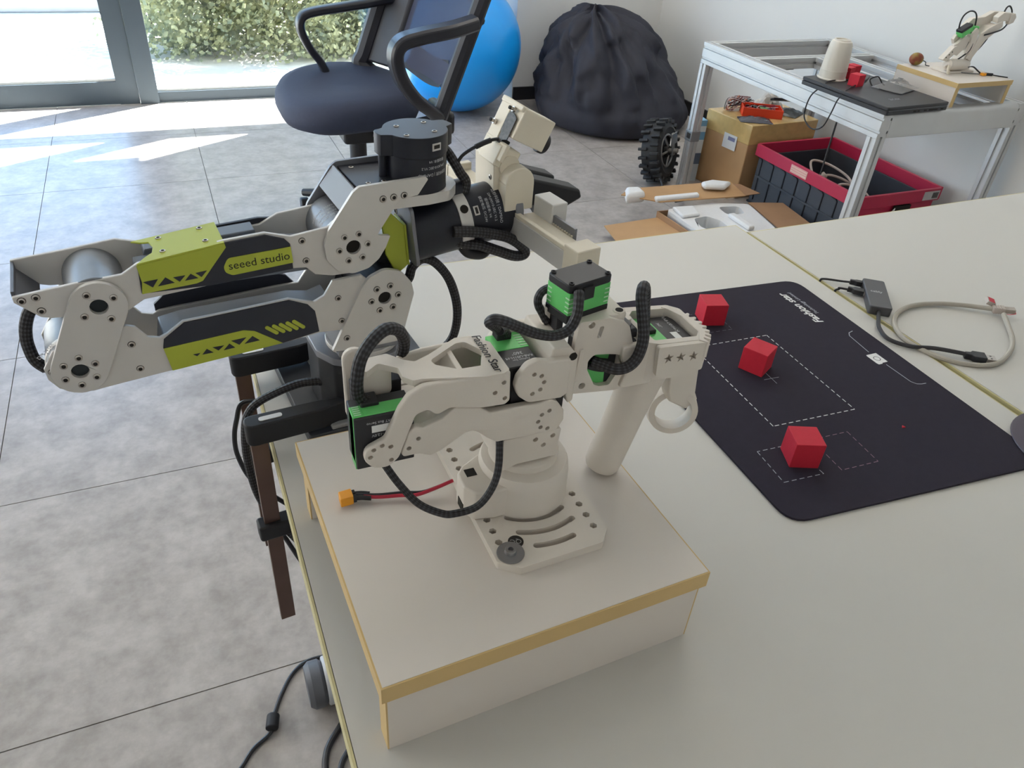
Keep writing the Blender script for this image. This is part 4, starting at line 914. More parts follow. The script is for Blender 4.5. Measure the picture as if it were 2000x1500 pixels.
# cables
def c2(name, pts, r, m=BRAID, **k): return cable(name, [Vector((u, -w_, v)) * K for u, v, w_ in pts], r * K, m, A2, 12, uvk=UV, **k)
c2('braided_cable', [(-118, 122, 8), (-121, 124, 8), (-124.5, 131, 9), (-124.4, 144, 10), (-120.5, 157, 8), (-111, 165, 2), (-101, 167, -4), (-92, 161, -10), (-87, 151, -15), (-86, 142, -18), (-88, 130, -20), (-86, 116, -22)], 4.2)
c2('braided_cable', [(-118, 91, 6), (-114, 80, 12), (-110.5, 72.6, 18), (-102.8, 58.7, 25), (-91.5, 43.5, 32), (-77.2, 35.3, 38), (-68, 34.8, 41), (-52.4, 37.2, 42), (-41.5, 47.2, 40), (-34.8, 61, 36), (-29.6, 76, 24), (-28, 90, 14)], 2.7)
c2('braided_cable', [(-14, 139, -17), (-16, 146, -14), (-22, 154, -4), (-30, 162, 8), (-37, 171, 18), (-42.5, 178, 24), (-40, 181.5, 27), (-33, 178.5, 27), (-26, 174, 26), (-11, 165.5, 26), (3, 161, 26), (14, 163, 25), (20.5, 171, 22), (23.5, 180, 17), (25, 183, 13)], 3.6)
c2('braided_cable', [(-12, 139, -15), (-16, 147, -12), (-24, 157, 4), (-30, 162, 12)], 3.0)
c2('braided_cable', [(44, 124, 13.5), (50, 123.5, 20), (56, 123.5, 27), (65, 125, 28), (72, 131.5, 27), (76, 144, 24), (76.5, 157, 18), (78, 168, 10), (82, 172.5, 4), (87, 170, -1), (91, 161, -4), (94, 150, -6), (97, 140, -8), (99, 130, -8)], 4.2)
c2('plug_cable', [(40, 121, 13), (50, 117, 14), (60, 118, 18), (66, 121, 22)], 2.6, m=BLK2)
c2('braided_cable', [(17, 173, -14), (12, 171, -14), (9, 167, -13), (9, 162, -12), (12, 156, -11), (16, 148, -9)], 3.0)
MB(.001).box(94, 104, -1, 8, 126, 132).obj('plug', BLK2, A2, .8)
# power lead with orange connector
MB(.001).prism(rnd([(-136, 23), (-126, 23.8), (-126, 33.5), (-136, 32.6)], 1), 2, 10, 'z').obj('power_connector', ORANGE, A2, .6)
for k in range(2): MB(.001).box(-126, -123.5, 24 + 5 * k, 28 + 5 * k, 3, 8.5).obj('connector_collar', BLK2, A2, .4)
WR = mat('red wire', (176, 24, 52), .4)
c2('red_wire', [(-118, 5.5, -26), (-107, 5, -22), (-92, 5, -18.5), (-80, 7, -13), (-66, 10, -12), (-50, 13, -13)], 1.4, m=WR)
c2('black_wire', [(-124, 5.8, -30), (-107, 5.4, -24), (-88, 5.5, -20), (-75, 7, -14.5), (-62, 9, -14), (-50, 12, -14)], 1.4, m=BLK)
for v_, w_ in ((-26, 0), (-31, 0)):
    c2('heat_shrink', [(-124, 5.6, v_), (-119, 5.5, v_ + 1), (-113, 5.4, v_ + 3.6)], 1.9, m=BLK2)
# ================================================================== ALUMINIUM FRAME TABLE
at_ = thing('frame_table', 'aluminium profile frame table against the right wall', 'table', (2.355, 2.21, 0))
ALP = mat('aluminium profile', (205, 206, 206), .38, .45, .02, 20)
TX0, TX1, TY0, TY1, TZ = 2.035, 2.69, 1.73, 2.70, .61
def T(x, y, z): return (x - 2.355, y - 2.21, z)
def profile(name, p, q, wd, hd, up=(0, 0, 1), rnd_r=.004, grooves=True):
    """slotted profile from p to q: cross-section wd x hd with T grooves on every face"""
    p, q = Vector(p), Vector(q); d = (q - p); L = d.length; d.normalize(); u = Vector(up); u = (u - d * u.dot(d)).normalized(); s = d.cross(u)
    g, dp = .0042, .006; pts = []
    def edge(a, b, n):
        a, b = Vector(a), Vector(b); e = (b - a); l = e.length; e.normalize(); nn = Vector((e.y, -e.x)); out = [a]
        for k in range(n):
            c = a + e * l * (k + .5) / n
            out += [c - e * g, c - e * g - nn * dp, c + e * g - nn * dp, c + e * g]
        return out
    hw, hh = wd / 2, hd / 2; c = [(-hw, -hh), (hw, -hh), (hw, hh), (-hw, hh)]
    nx, ny = max(1, round(wd / .04)), max(1, round(hd / .04))
    for i in range(4): pts += edge(c[i], c[(i + 1) % 4], (nx, ny, nx, ny)[i]) if grooves else [Vector(c[i])]
    b = MB(); rings = [[pp + s * a.x + u * a.y for a in pts] for pp in (p, q)]
    return b.loft(rings).obj(name, ALP, at_, .001, 2, smooth=30)
for x in (TX0 + .02, TX1 - .02):
    for y in (TY0 + .02, TY1 - .02): profile('leg', T(x, y, 0.0), T(x, y, TZ - .08), .04, .04, (0, 1, 0))
profile('side_rail', T(TX0 + .02, TY0 + .0, TZ - .04), T(TX0 + .02, TY1, TZ - .04), .04, .08)
profile('side_rail', T(TX1 - .02, TY0, TZ - .04), T(TX1 - .02, TY1, TZ - .04), .04, .08)
profile('far_rail', T(TX0 + .04, TY1 - .02, TZ - .04), T(TX1 - .04, TY1 - .02, TZ - .04), .04, .08)
MB().prism(rnd([(TY0 - 2.21, TZ - .08), (TY0 - 2.21, TZ), (TY0 + .04 - 2.21, TZ), (TY0 + .04 - 2.21, TZ - .08)], [.004, .02, .004, .004], 6), TX0 + .04 - 2.355, TX1 - .04 - 2.355, 'x').obj('front_rail', ALP, at_)
profile('cross_rail', T(TX0 + .04, 2.42, TZ - .02), T(TX1 - .04, 2.42, TZ - .02), .04, .04)
profile('cross_rail', T(2.37, TY0 + .04, TZ - .02), T(2.37, 2.40, TZ - .02), .04, .04)
profile('cross_rail', T(2.50, TY0 + .04, TZ - .02), T(2.50, 2.40, TZ - .02), .04, .04)
MB().box(*[v for ab in ((2.24 - 2.355, 2.28 - 2.355), (2.425 - 2.21, 2.46 - 2.21), (TZ - .05, TZ - .015)) for v in ab]).obj('corner_bracket', SOCK, at_, .004)
MB().box(*[v for ab in ((TX0 - .003 - 2.355, TX0 + .043 - 2.355), (TY1 - .043 - 2.21, TY1 + .003 - 2.21), (.215, .26)) for v in ab]).obj('leg_joint', mat('die cast joint', (150, 152, 154), .4, .5), at_, .003)
MB().box(*[v for ab in ((TX0 - .0045 - 2.355, TX0 + .02 - 2.355), (TY1 - .036 - 2.21, TY1 - .012 - 2.21), (.228, .25)) for v in ab]).obj('leg_joint_recess', SOCK, at_)
# laptop
lp = thing('laptop', 'closed black laptop on the aluminium frame table', 'laptop', (2.145, 1.90, TZ), R(3))
LW, LD = .138, .185
LAPT = mat('black laptop shell', (44, 45, 50), .45, 0, .04, 60)
MB().prism(rnd([(-LW, -LD), (LW, -LD), (LW, LD), (-LW, LD)], .008), .0, .013, 'z').obj('base', LAPT, lp, .002)
MB().prism(rnd([(-LW, -LD), (LW, -LD), (LW, LD), (-LW, LD)], .008), .0145, .025, 'z').obj('lid', LAPT, lp, .002)
MB().box(-LW + .006, LW - .006, -LD - .0004, LD - .004, .0125, .015).obj('hinge_gap', mat('grey laptop trim', (100, 102, 108), .4), lp)
for x, w_ in ((-.02, .012), (.0, .008), (.028, .012), (.05, .04), (.105, .012)): MB().box(x, x + w_, -LD - .0008, -LD + .002, .004, .0085).obj('port', HOLE, lp)
text('acer', .028, mat('silver logo', (150, 152, 156), .35, .6), Matrix.Translation((-.035, -.115, .0254)) @ Matrix.Rotation(R(-2), 4, 'Z'), lp, ext=.0001)
# cup, upside down, on the laptop
cup = thing('white_cup', 'white ribbed cup standing upside down on the black laptop', 'cup', (2.085, 2.035, TZ + .025))
MB().lathe([(.047, 0), (.048, .003), (.0445, .006), (.043, .03), (.039, .085), (.036, .108), (.032, .118), (.027, .121), (.026, .124), (.021, .124), (.020, .120), (.001, .120)], n=44).obj('shell', mat('milky cup plastic', (216, 210, 198), .4), cup)
MB().lathe([(.0435, .028), (.0442, .029), (.0436, .031)], n=44, cap=False).obj('rib', MATS['milky cup plastic'], cup)
cube('red foam cube standing right beside the white cup on the laptop', 2.148, 2.035, R(20), TZ + .025, .036)
cube('red foam cube farthest back of the laptop trio, partly hidden', 2.192, 2.055, R(8), TZ + .025, .036)
cube('red foam cube in front of the two others on the laptop', 2.105, 1.945, R(14), TZ + .025, .036)
# clear bag with a grey card on the laptop
bagm = mat('clear crinkled film', (205, 206, 208), .18, 0, 0, 1, .35, 60, trans=.55)
for _l in [1]:
    _n = bagm.node_tree; _x = _n.nodes.new('ShaderNodeMixShader'); _t2 = _n.nodes.new('ShaderNodeBsdfTransparent'); _x.inputs[0].default_value = .45
    _n.links.new(_t2.outputs[0], _x.inputs[1]); _n.links.new(_n.nodes['Principled BSDF'].outputs[0], _x.inputs[2]); _n.links.new(_x.outputs[0], _n.nodes['Material Output'].inputs[0])
bg_ = thing('clear_bag', 'crumpled clear plastic bag lying on the black laptop', 'bag', (2.225, 1.885, TZ + .0255), R(20))
b = MB(); nx, ny = 18, 12; random.seed(11)
hh = [[(.004 + .026 * math.sin(PI * i / nx) * math.sin(PI * j / ny) * (0.6 + .6 * random.random())) for j in range(ny + 1)] for i in range(nx + 1)]
b.loft([[Vector((-.075 + .15 * i / nx + .004 * random.random(), -.05 + .1 * j / ny + .004 * random.random(), hh[i][j])) for j in range(ny + 1)] for i in range(nx + 1)], cap=False, closed=False)
b.obj('film', bagm, bg_, smooth=25)
MB().box(-.06, .03, -.048, .03, .0005, .0025).obj('card', mat('dark grey card', (58, 58, 64), .5), bg_)
# thin cables on the laptop and hanging over the rail
cable('thin_cable', [(2.15, 1.995, .6385), (2.09, 2.0, .6385), (2.04, 1.99, .640), (2.016, 1.985, .636), (2.008, 2.0, .615), (2.005, 2.025, .58), (2.002, 2.027, .524), (2.002, 1.999, .496), (2.002, 1.963, .491), (2.002, 1.929, .512), (2.002, 1.912, .558), (2.006, 1.905, .602), (2.014, 1.893, .632), (2.04, 1.905, .640), (2.075, 1.921, .6395), (2.13, 1.955, .6395), (2.19, 1.985, .6395), (2.25, 2.03, .6395)], .0024, BLK, None, 8, label='black cable looped over the laptop and hanging in front of the rail', cat='cable')
cable('thin_cable', [(2.07, 1.94, .535), (2.068, 1.938, .48), (2.064, 1.935, .42), (2.06, 1.93, .34)], .003, BLK, None, 8, label='short black cable hanging under the table rail behind the loop', cat='cable')
cable('thin_cable', [(2.16, 1.925, .637), (2.165, 1.945, .652), (2.185, 1.935, .662), (2.20, 1.925, .645), (2.21, 1.92, .638)], .0022, BLK, None, 8, label='small black cable end curled beside the clear bag on the laptop', cat='cable')
# second riser
RM2 = Matrix.Translation((2.325, 1.742, TZ)) @ Matrix.Rotation(R(1), 4, 'Z')
riser('white riser box with open front on the aluminium table under the small arm', RM2, .262, .25, .075, .015, True)
# small parked arm
S3 = (2.465, 1.885, TZ + .0752)
A3 = thing('robot_arm', 'small white robot arm with green servos folded on the far riser', 'robot arm', S3)
def q3(name, pts, w0, w1, m=PLA, bevel=1.0): return MB(.001).prism(rnd(pts, 3, 3), -w1, -w0, 'y').obj(name, m, A3, bevel)
MB(.001).prism(rnd([(-70, -35), (60, -35), (60, 40), (-70, 40)], 12), 0, 6, 'z').obj('base_plate', PLA, A3, 1)
MB(.001).lathe([(36, 6), (34, 26), (28, 34)], (22, 6, 0), (0, 0, 1), 36).obj('turret', PLA, A3)
q3('shoulder_housing', [(0, 30), (40, 30), (44, 62), (6, 64)], -22, 20)
q3('lower_link', [(8, 42), (26, 36), (62, 100), (118, 140), (110, 158), (60, 138), (30, 120)], 20, 27)
q3('lower_link', [(8, 42), (26, 36), (62, 100), (118, 140), (110, 158), (60, 138), (30, 120)], -27, -20)
q3('link_body', [(44, 112), (60, 110), (100, 134), (96, 148), (62, 140)], -20, 20)
q3('upper_link', [(-22, 132), (0, 138), (30, 128), (56, 130), (120, 160), (150, 156), (156, 166), (150, 178), (96, 180), (60, 164), (8, 160)], -24, -6)
q3('upper_link', [(88, 150), (126, 158), (152, 152), (160, 164), (152, 180), (104, 182), (84, 168)], 4, 24)
q3('elbow_disc', [(140, 146), (160, 152), (164, 168), (154, 180), (136, 176)], 14, 28)
q3('wrist_cheek', [(-10, 60), (14, 58), (22, 90), (18, 128), (4, 138), (-8, 122), (-2, 92)], 18, 25)
q3('wrist_frame', [(-64, 66), (-36, 52), (-12, 76), (-4, 108), (-30, 112), (-52, 92), (-66, 86)], 8, 20)
q3('wrist_frame', [(-62, 100), (-50, 84), (-30, 92), (-26, 116), (-56, 114)], -6, 6)
o = MB(.001).box(-22, 22, -12, 12, -7, 9).obj('servo_band', GREEN, A3, .8); MT = Matrix.Translation((-.034, -.012, .124)) @ Matrix.Rotation(R(-28), 4, 'Y'); o.matrix_local = MT
o = MB(.001).box(-22.5, 22.5, -12.4, 12.4, 9, 18).obj('servo_lid', BLK, A3, 2); o.matrix_local = MT
o = MB(.001).box(-13, 15, -10, 12, 118, 142).obj('servo_band', GREEN, A3, 2); o.location = (.012, -.004, -.002)
q3('servo_case', [(-52, 72), (-34, 62), (-18, 84), (-30, 92)], 4, 16, BLK)
q3('servo_case', [(2, 66), (20, 64), (16, 92), (6, 94)], 10, 20, BLK)
q3('servo_band', [(-40, 66), (-30, 62), (-22, 76), (-30, 80)], 16, 18, GREEN, .3)
q3('grip_frame', [(-104, 42), (-82, 36), (-44, 72), (-58, 84), (-70, 80)], 6, 26)
for u, v in ((-92, 50), (-82, 58), (-72, 66)): MB(.001).cyl((u, -26, v), (u, -26.6, v), 2.2, n=12).obj('screw_hole', HOLE, A3)
MB(.001).lathe([(10, -2), (17, 3), (18, 40), (18, 98), (15, 104), (6, 105)], (-76, -26, 27), (1, .12, -.06), 32).obj('pistol_grip', PLA, A3)
MB(.001).torus((-66, -32, 14), (.5, -.8, .2), 15, 4, 28, 8).obj('trigger_ring', CREAM, A3)
q3('trigger_arm', [(-92, 24), (-66, 34), (-58, 30), (-84, 14)], 26, 32)
def c3(name, pts, r): return cable(name, [Vector((u, -w_, v)) * K for u, v, w_ in pts], r * K, BLK, A3, 8)
c3('cable', [(-50, 132, 0), (-54, 152, 0), (-48, 172, 0), (-28, 183, 0), (-4, 180, 0), (12, 165, 0), (16, 138, 4), (18, 128, 6)], 2.4)
c3('cable', [(-22, 130, 10), (0, 118, 18), (10, 98, 22), (8, 70, 24), (-10, 52, 22), (-28, 40, 20)], 2.4)
c3('cable', [(44, 116, 28), (74, 122, 30), (120, 132, 26), (158, 146, 10), (176, 162, 0), (174, 182, -4), (156, 196, -4), (138, 194, 0), (128, 182, 4)], 2.6)
c3('cable', [(92, 124, 10), (88, 100, 10), (74, 74, 8), (60, 62, 8), (46, 72, 10)], 2.6)
c3('red_wire', [(20, 18, 34), (34, 20, 40), (44, 10, 56), (48, 3, 70)], 1.4)
c3('black_wire', [(24, 18, 32), (40, 20, 38), (50, 10, 54), (54, 3, 68)], 1.4)
MB(.001).box(44, 58, -82, -68, 1, 9).obj('power_connector', ORANGE, A3, .8)
fr = thing('round_ball', 'small brown and green ball on the far corner of the second riser', 'ball', (2.372, 1.968, TZ + .0752))
m = mat('brown green mottle', (128, 96, 44), .5)
t = m.node_tree; tc = t.nodes.new('ShaderNodeTexCoord'); n_ = t.nodes.new('ShaderNodeTexNoise'); n_.inputs['Scale'].default_value = 28
r_ = t.nodes.new('ShaderNodeValToRGB'); e_ = r_.color_ramp.elements; e_[0].position = .4; e_[0].color = lin((126, 62, 40)); e_[1].position = .6; e_[1].color = lin((140, 128, 48))
t.links.new(tc.outputs['Object'], n_.inputs['Vector']); t.links.new(n_.outputs['Fac'], r_.inputs[0]); t.links.new(r_.outputs[0], t.nodes['Principled BSDF'].inputs['Base Color'])
MB().ball((0, 0, .020), (.024, .022, .020)).obj('skin', m, fr)
cable('wire', [(.022, -.004, .016), (.034, -.012, .012), (.030, -.02, .004), (.042, -.026, .002)], .0014, BLK, fr)
pc = thing('power_cable', 'thin black cable with an inline plug on the second riser', 'cable', (2.52, 1.80, TZ + .0752))
cable('cord', [(-.06, .05, .002), (-.03, .035, .002), (0, .018, .003)], .0018, mat('grey cord', (120, 120, 120), .5), pc)
cable('cord', [(.03, .004, .003), (.05, -.012, .002), (.066, -.03, .002)], .0018, BLK, pc)
b = MB().cyl((0, .018, .004), (.032, .003, .004), .0045, n=12).obj('inline_plug', BLK, pc)

# ================================================================== THINGS UNDER AND BEFORE THE TABLE
CARD = mat('brown cardboard', (186, 148, 106), .8, 0, .05, 14)
CARD2 = mat('darker cardboard', (160, 124, 92), .8, 0, .05, 14)
cbx = thing('cardboard_box', 'tall brown cardboard box wrapped in tape under the table', 'box', (2.40, 2.63, 0))
def C_(x, y): return (x - 2.40, y - 2.63)
cb4 = [C_(2.225, 2.515), C_(2.595, 2.535), C_(2.59, 2.79), C_(2.185, 2.775)]
MB().prism(cb4, 0, .315, 'z').obj('carton', CARD, cbx, .004)
FILM = mat('shiny packing tape', (206, 176, 118), .12, 0, .08, 40, .5, 30)
b = MB(); tp = [((a[0]) * 1.006, (a[1]) * 1.01) for a in cb4]; b.prism(tp, .235, .317, 'z'); b.obj('tape_wrap', FILM, cbx, .003)
o = MB().box(-.0005, .0005, -.038, .038, 0, .062).obj('shipping_label', WHT, cbx); dv = Vector((cb4[3][0] - cb4[0][0], cb4[3][1] - cb4[0][1], 0)).normalized()
o.matrix_local = Matrix.Translation((cb4[0][0] * .62 + cb4[3][0] * .38 - .0035, cb4[0][1] * .62 + cb4[3][1] * .38, .19)) @ Matrix.Rotation(math.atan2(dv.y, dv.x) - PI / 2, 4, 'Z')
o2 = MB().box(-.0008, -.0005, -.028, .012, .036, .052).obj('label_print', mat('blue grey print', (130, 134, 170), .6), o)
# things on the box
tr_ = thing('orange_tray', 'orange plastic tray of electronics on the cardboard box', 'tray', (2.365, 2.645, .3172), R(-30))
ORT = mat('orange red plastic', (236, 72, 36), .45)
MB().box(-.085, .085, -.045, .045, 0, .004).obj('floor', ORT, tr_)
for a in ((-.085, .085, -.045, -.041), (-.085, .085, .041, .045), (-.085, -.081, -.041, .041), (.081, .085, -.041, .041)): MB().box(*a, .004, .036).obj('side', ORT, tr_, .001)
MB().box(-.012, .03, -.03, .005, .030, .034).obj('circuit_board', mat('green circuit board', (88, 128, 70), .5, 0, .2, 300), tr_)
random.seed(3)
for k in range(9):
    p = [Vector((-.07 + .14 * random.random(), -.03 + .06 * random.random(), .018 + .02 * random.random())) for _ in range(4)]
    cable('wire', p, .0016, (mat('purple wire', (110, 50, 90), .5), BLK, mat('pale wire', (210, 190, 190), .5), WR)[k % 4], tr_, 6, sub=5)
for k in range(14):
    MB().box(0, .012, 0, .008, 0, .006).obj('component', (SOCK, MATS['pale grey print'], BLK)[k % 3], tr_).matrix_local = Matrix.Translation((-.07 + .13 * random.random(), -.035 + .06 * random.random(), .024 + .008 * random.random())) @ Matrix.Rotation(random.random() * 3, 4, 'Z')
def film_bag(lb, x, y, z, sx, sy, h, m, rz, seed):
    random.seed(seed); t_ = MB(); nx, ny = 12, 9
    up_ = [[Vector((-sx + 2 * sx * i / nx + .004 * random.random(), -sy + 2 * sy * j / ny + .004 * random.random(), .002 + h * (math.sin(PI * i / nx) * math.sin(PI * j / ny)) ** .6 * (.6 + .5 * random.random()))) for j in range(ny + 1)] for i in range(nx + 1)]
    t_.loft(up_, cap=False, closed=False); t_.loft([[Vector((p.x, p.y, .001)) for p in r] for r in up_], cap=False, closed=False)
    o = t_.obj('film_bag', m, None, smooth=20); o.location = (x, y, z); o.rotation_euler = (0, 0, rz); return tag(o, lb, 'bag')
film_bag('dark grey antistatic bag hanging over the near edge of the box top', 2.28, 2.575, .3172, .07, .04, .016, mat('dark antistatic film', (84, 84, 94), .25, .4), R(-25), 5)
film_bag('pale clear bag heaped behind the orange tray on the box', 2.47, 2.735, .3172, .07, .045, .06, mat('pale hazy film', (196, 190, 182), .35, 0, .1, 40), R(10), 6)
film_bag('grey black bag right of the orange tray on the box', 2.515, 2.635, .3172, .06, .05, .02, mat('grey film', (98, 102, 104), .3, .2), R(30), 9)
o = MB().box(-.085, .085, -.004, .004, 0, .05).obj('black_board', BLK, None, .001); o.location = (2.535, 2.675, .36); o.rotation_euler = (R(70), 0, R(-24)); tag(o, 'flat black board leaning on the pale bag on the box', 'board')
wb = thing('wire_bundle', 'tangle of white, red and black wires on the box behind the tray', 'wires', (2.30, 2.735, .3172))
for k in range(16):
    random.seed(40 + k); p0 = Vector((-.06 + .03 * random.random(), -.02 + .03 * random.random(), .003))
    pts = [p0] + [Vector((-.06 + .15 * random.random(), -.025 + .05 * random.random(), .012 + .045 * random.random())) for _ in range(4)]
    cable('wire', pts, .0017, (mat('pale wire', (210, 190, 190), .5), mat('salmon wire', (214, 130, 96), .5), mat('maroon wire', (120, 60, 60), .5), BLK)[k % 4], wb, 6, sub=6)
# blue and white carton strip between leg and box
bp_ = thing('drink_carton', 'narrow blue and white carton between the table leg and cardboard box', 'carton', (2.143, 2.775, 0), R(-8))
for k, (z0, z1, c_) in enumerate(((0, .08, (190, 200, 206)), (.08, .13, (90, 104, 126)), (.13, .19, (224, 228, 228)), (.19, .225, (120, 170, 206)), (.225, .25, (226, 232, 236)), (.25, .275, (124, 172, 206)))):
    MB().box(-.02, .03, -.03, .03, z0, z1).obj('printed_band', mat('carton band %d' % k, c_, .5), bp_)
# folding crate
cr = thing('folding_crate', 'black folding crate with a raspberry red rim under the table', 'crate', (2.46, 2.19, 0))
CW, CD, CH = .205, .297, .252
PINK = mat('raspberry plastic', (186, 40, 74), .4); CGR = mat('dark crate plastic', (66, 70, 78), .5); CGD = mat('black crate rib', (30, 33, 42), .5)
MB().box(-CW + .006, CW - .006, -CD + .006, CD - .006, 0, .008).obj('floor_panel', CGD, cr)
for s in (-1, 1):
    MB().box(s * CW - s * .014 - .004, s * CW - s * .014 + .004, -CD + .014, CD - .014, .004, CH - .045).obj('side_panel', CGR, cr, .001)
    MB().box(-CW + .014, CW - .014, s * (CD - .012) - .004, s * (CD - .012) + .004, .004, CH - .045).obj('end_panel', PINK if s < 0 else CGR, cr, .001)
    MB().box(s * CW - .006, s * CW + .006, -CD, CD, CH - .048, CH).obj('rim', PINK, cr, .002)
    MB().box(-CW + .006, CW - .006, s * CD - .006, s * CD + .006, CH - .048, CH).obj('rim', PINK, cr, .002)
for k in range(8):
    y = -CD + .035 + k * .0745
    MB().tube([Vector((-CW + .0085, y, .02)), Vector((-CW + .0085, y, CH - .062)), Vector((-CW + .0085, y + .006, CH - .056)), Vector((-CW + .0085, y + .03, CH - .054))], .0032, 6).obj('side_rib', CGD, cr)
MB().box(-CW + .0035, -CW + .008, -CD + .02, CD - .02, .118, .126).obj('side_rib', CGR, cr, .001)
MB().box(-CW - .0075, -CW - .0055, -.02, .075, CH - .040, CH - .008).obj('label_plate', mat('pale pink label', (226, 168, 160), .35), cr, .001)
for k in range(3): MB().box(-CW - .0085, -CW - .0074, -.018, .073, CH - .034 + k * .009, CH - .031 + k * .009).obj('label_groove', mat('cream label groove', (232, 206, 190), .4), cr)
MB().box(.11, .19, -CD - .0075, -CD - .0055, CH - .042, CH - .008).obj('barcode_label', mat('grey paper label', (196, 192, 190), .6), cr)
for k in range(9): MB().box(.155 + k * .0034, .1568 + k * .0034, -CD - .008, -CD - .0074, CH - .036, CH - .014).obj('barcode_bar', SOCK, cr)
MB().box(-.02, .06, -CD - .0078, -CD + .002, CH - .085, CH - .052).obj('hand_slot', HOLE, cr)
MB().prism([(-.045, CH - .085), (-.02, CH - .058), (-.02, CH - .085)], -CD - .009, -CD - .006, 'y').obj('paper_corner', WHT, cr)
ps = thing('power_strip', 'white power strip and its coiled lead lying in the crate', 'power strip', (2.43, 2.24, .02), R(-78))
PSW = mat('ivory plastic', (206, 190, 180), .45)
MB().box(-.02, .20, -.026, .026, .09, .125).obj('strip_body', PSW, ps, .004)
for k in range(4): MB().box(.0 + k * .045, .03 + k * .045, -.015, .015, .1245, .1256).obj('outlet', mat('grey outlet face', (170, 160, 155), .5), ps)
MB().box(-.075, -.035, -.03, .01, .10, .135).obj('plug_body', PSW, ps, .006)
MB().cyl((-.035, .0, .14), (-.02, .02, .165), .014, n=16).obj('plug_body', PSW, ps, .003)
for k, z in enumerate((.165, .13, .12)):
    cable('cord', [Vector((.02 + .03 * k, -.05, .10)), Vector((-.05 + .05 * k, -.03, z)), Vector((-.10 + .08 * k, .02, z + .03)), Vector((-.06 + .08 * k, .08, z + .02)), Vector((.03 + .06 * k, .09, z)), Vector((.10 + .04 * k, .05, z - .02)), Vector((.16, .01 - .02 * k, .11))], .005, PSW, ps, 8)
MB().box(-.02, .26, -.06, .06, .0, .085).obj('wrapped_lead', mat('dark cloth', (40, 38, 44), .8), ps, .02)
# opened carton of moulded foam
oc = thing('open_carton', 'opened cardboard carton with white moulded foam on the floor', 'carton', (1.87, 2.16, 0))
def O_(x, y): return (x - 1.87, y - 2.16)
def slab(name, pts, z0, z1, m, tilt=None, parent=oc, bev=.001):
    b = MB().prism([O_(*p) for p in pts], z0, z1, 'z')
    if tilt: b.v = [(x, y, z + tilt[0] + tilt[1] * x + tilt[2] * y) for x, y, z in b.v]
    return b.obj(name, m, parent, bev)
for a, b_ in (((1.70, 2.03), (2.04, 2.01)), ((2.04, 2.01), (2.085, 2.285)), ((2.085, 2.285), (1.68, 2.31)), ((1.68, 2.31), (1.70, 2.03))):
    p, q = Vector(a), Vector(b_); d = (q - p).normalized(); n = Vector((-d.y, d.x)) * .003
    slab('carton_wall', [p + n, q + n, q - n, p - n], 0, .085, CARD2)
FOAM = mat('white packing foam', (232, 232, 232), .8, 0, .02, 120, .2, 500)
FOAMH = mat('grey bubble film', (168, 172, 176), .4, 0, .15, 120)
fo = rnd([O_(1.715, 2.04), O_(2.03, 2.03), O_(2.075, 2.26), O_(1.93, 2.305), O_(1.71, 2.295)], .02, 3)
slab_f = MB().prism(fo, .03, .095, 'z', [rnd([O_(*p) for p in ((1.77, 2.07), (1.85, 2.06), (1.86, 2.15), (1.83, 2.20), (1.765, 2.19), (1.75, 2.12))], .02, 3), rnd([O_(*p) for p in ((1.92, 2.19), (2.0, 2.18), (2.02, 2.25), (1.93, 2.265))], .02, 3)])
slab_f.obj('foam_block', FOAM, oc, .004)
slab('foam_pocket', [(1.72, 2.05), (2.02, 2.04), (2.06, 2.26), (1.72, 2.29)], .01, .045, FOAMH)
slab('foam_fin', [(1.905, 2.04), (1.935, 2.04), (1.935, 2.17), (1.905, 2.17)], .095, .112, FOAM, bev=.006)
slab('foam_fin', [(1.72, 2.20), (1.80, 2.20), (1.82, 2.28), (1.73, 2.29)], .095, .108, FOAM, bev=.006)
slab('carton_flap', [(1.70, 2.04), (1.69, 2.30), (1.46, 2.33), (1.43, 2.13)], .078, .082, CARD, (0, .10, 0))
slab('carton_flap', [(2.045, 2.02), (2.09, 2.28), (2.235, 2.24), (2.20, 2.0)], .088, .092, CARD2, (0, 0, 0))
slab('carton_flap', [(1.72, 2.025), (2.03, 2.01), (2.0, 1.84), (1.75, 1.86)], .06, .064, CARD, (0, 0, .12))
slab('carton_flap', [(1.69, 2.315), (2.08, 2.29), (2.09, 2.42), (1.62, 2.44), (1.56, 2.40)], .10, .104, CARD, (0, 0, .10))
slab('foam_scrap', [(1.56, 2.36), (1.60, 2.44), (1.66, 2.43), (1.65, 2.36)], .10, .145, FOAM, bev=.015)
slab('foam_scrap', [(1.67, 2.32), (1.87, 2.315), (1.88, 2.345), (1.68, 2.35)], .115, .132, FOAM, bev=.006)
slab('foam_scrap', [(1.92, 2.36), (2.0, 2.33), (2.06, 2.37), (1.99, 2.41), (1.93, 2.40)], .128, .15, FOAM, bev=.01)
slab('carton_flap', [(1.99, 2.30), (2.16, 2.30), (2.13, 2.40), (1.98, 2.41)], .10, .103, CARD2, (0, .02, .05))
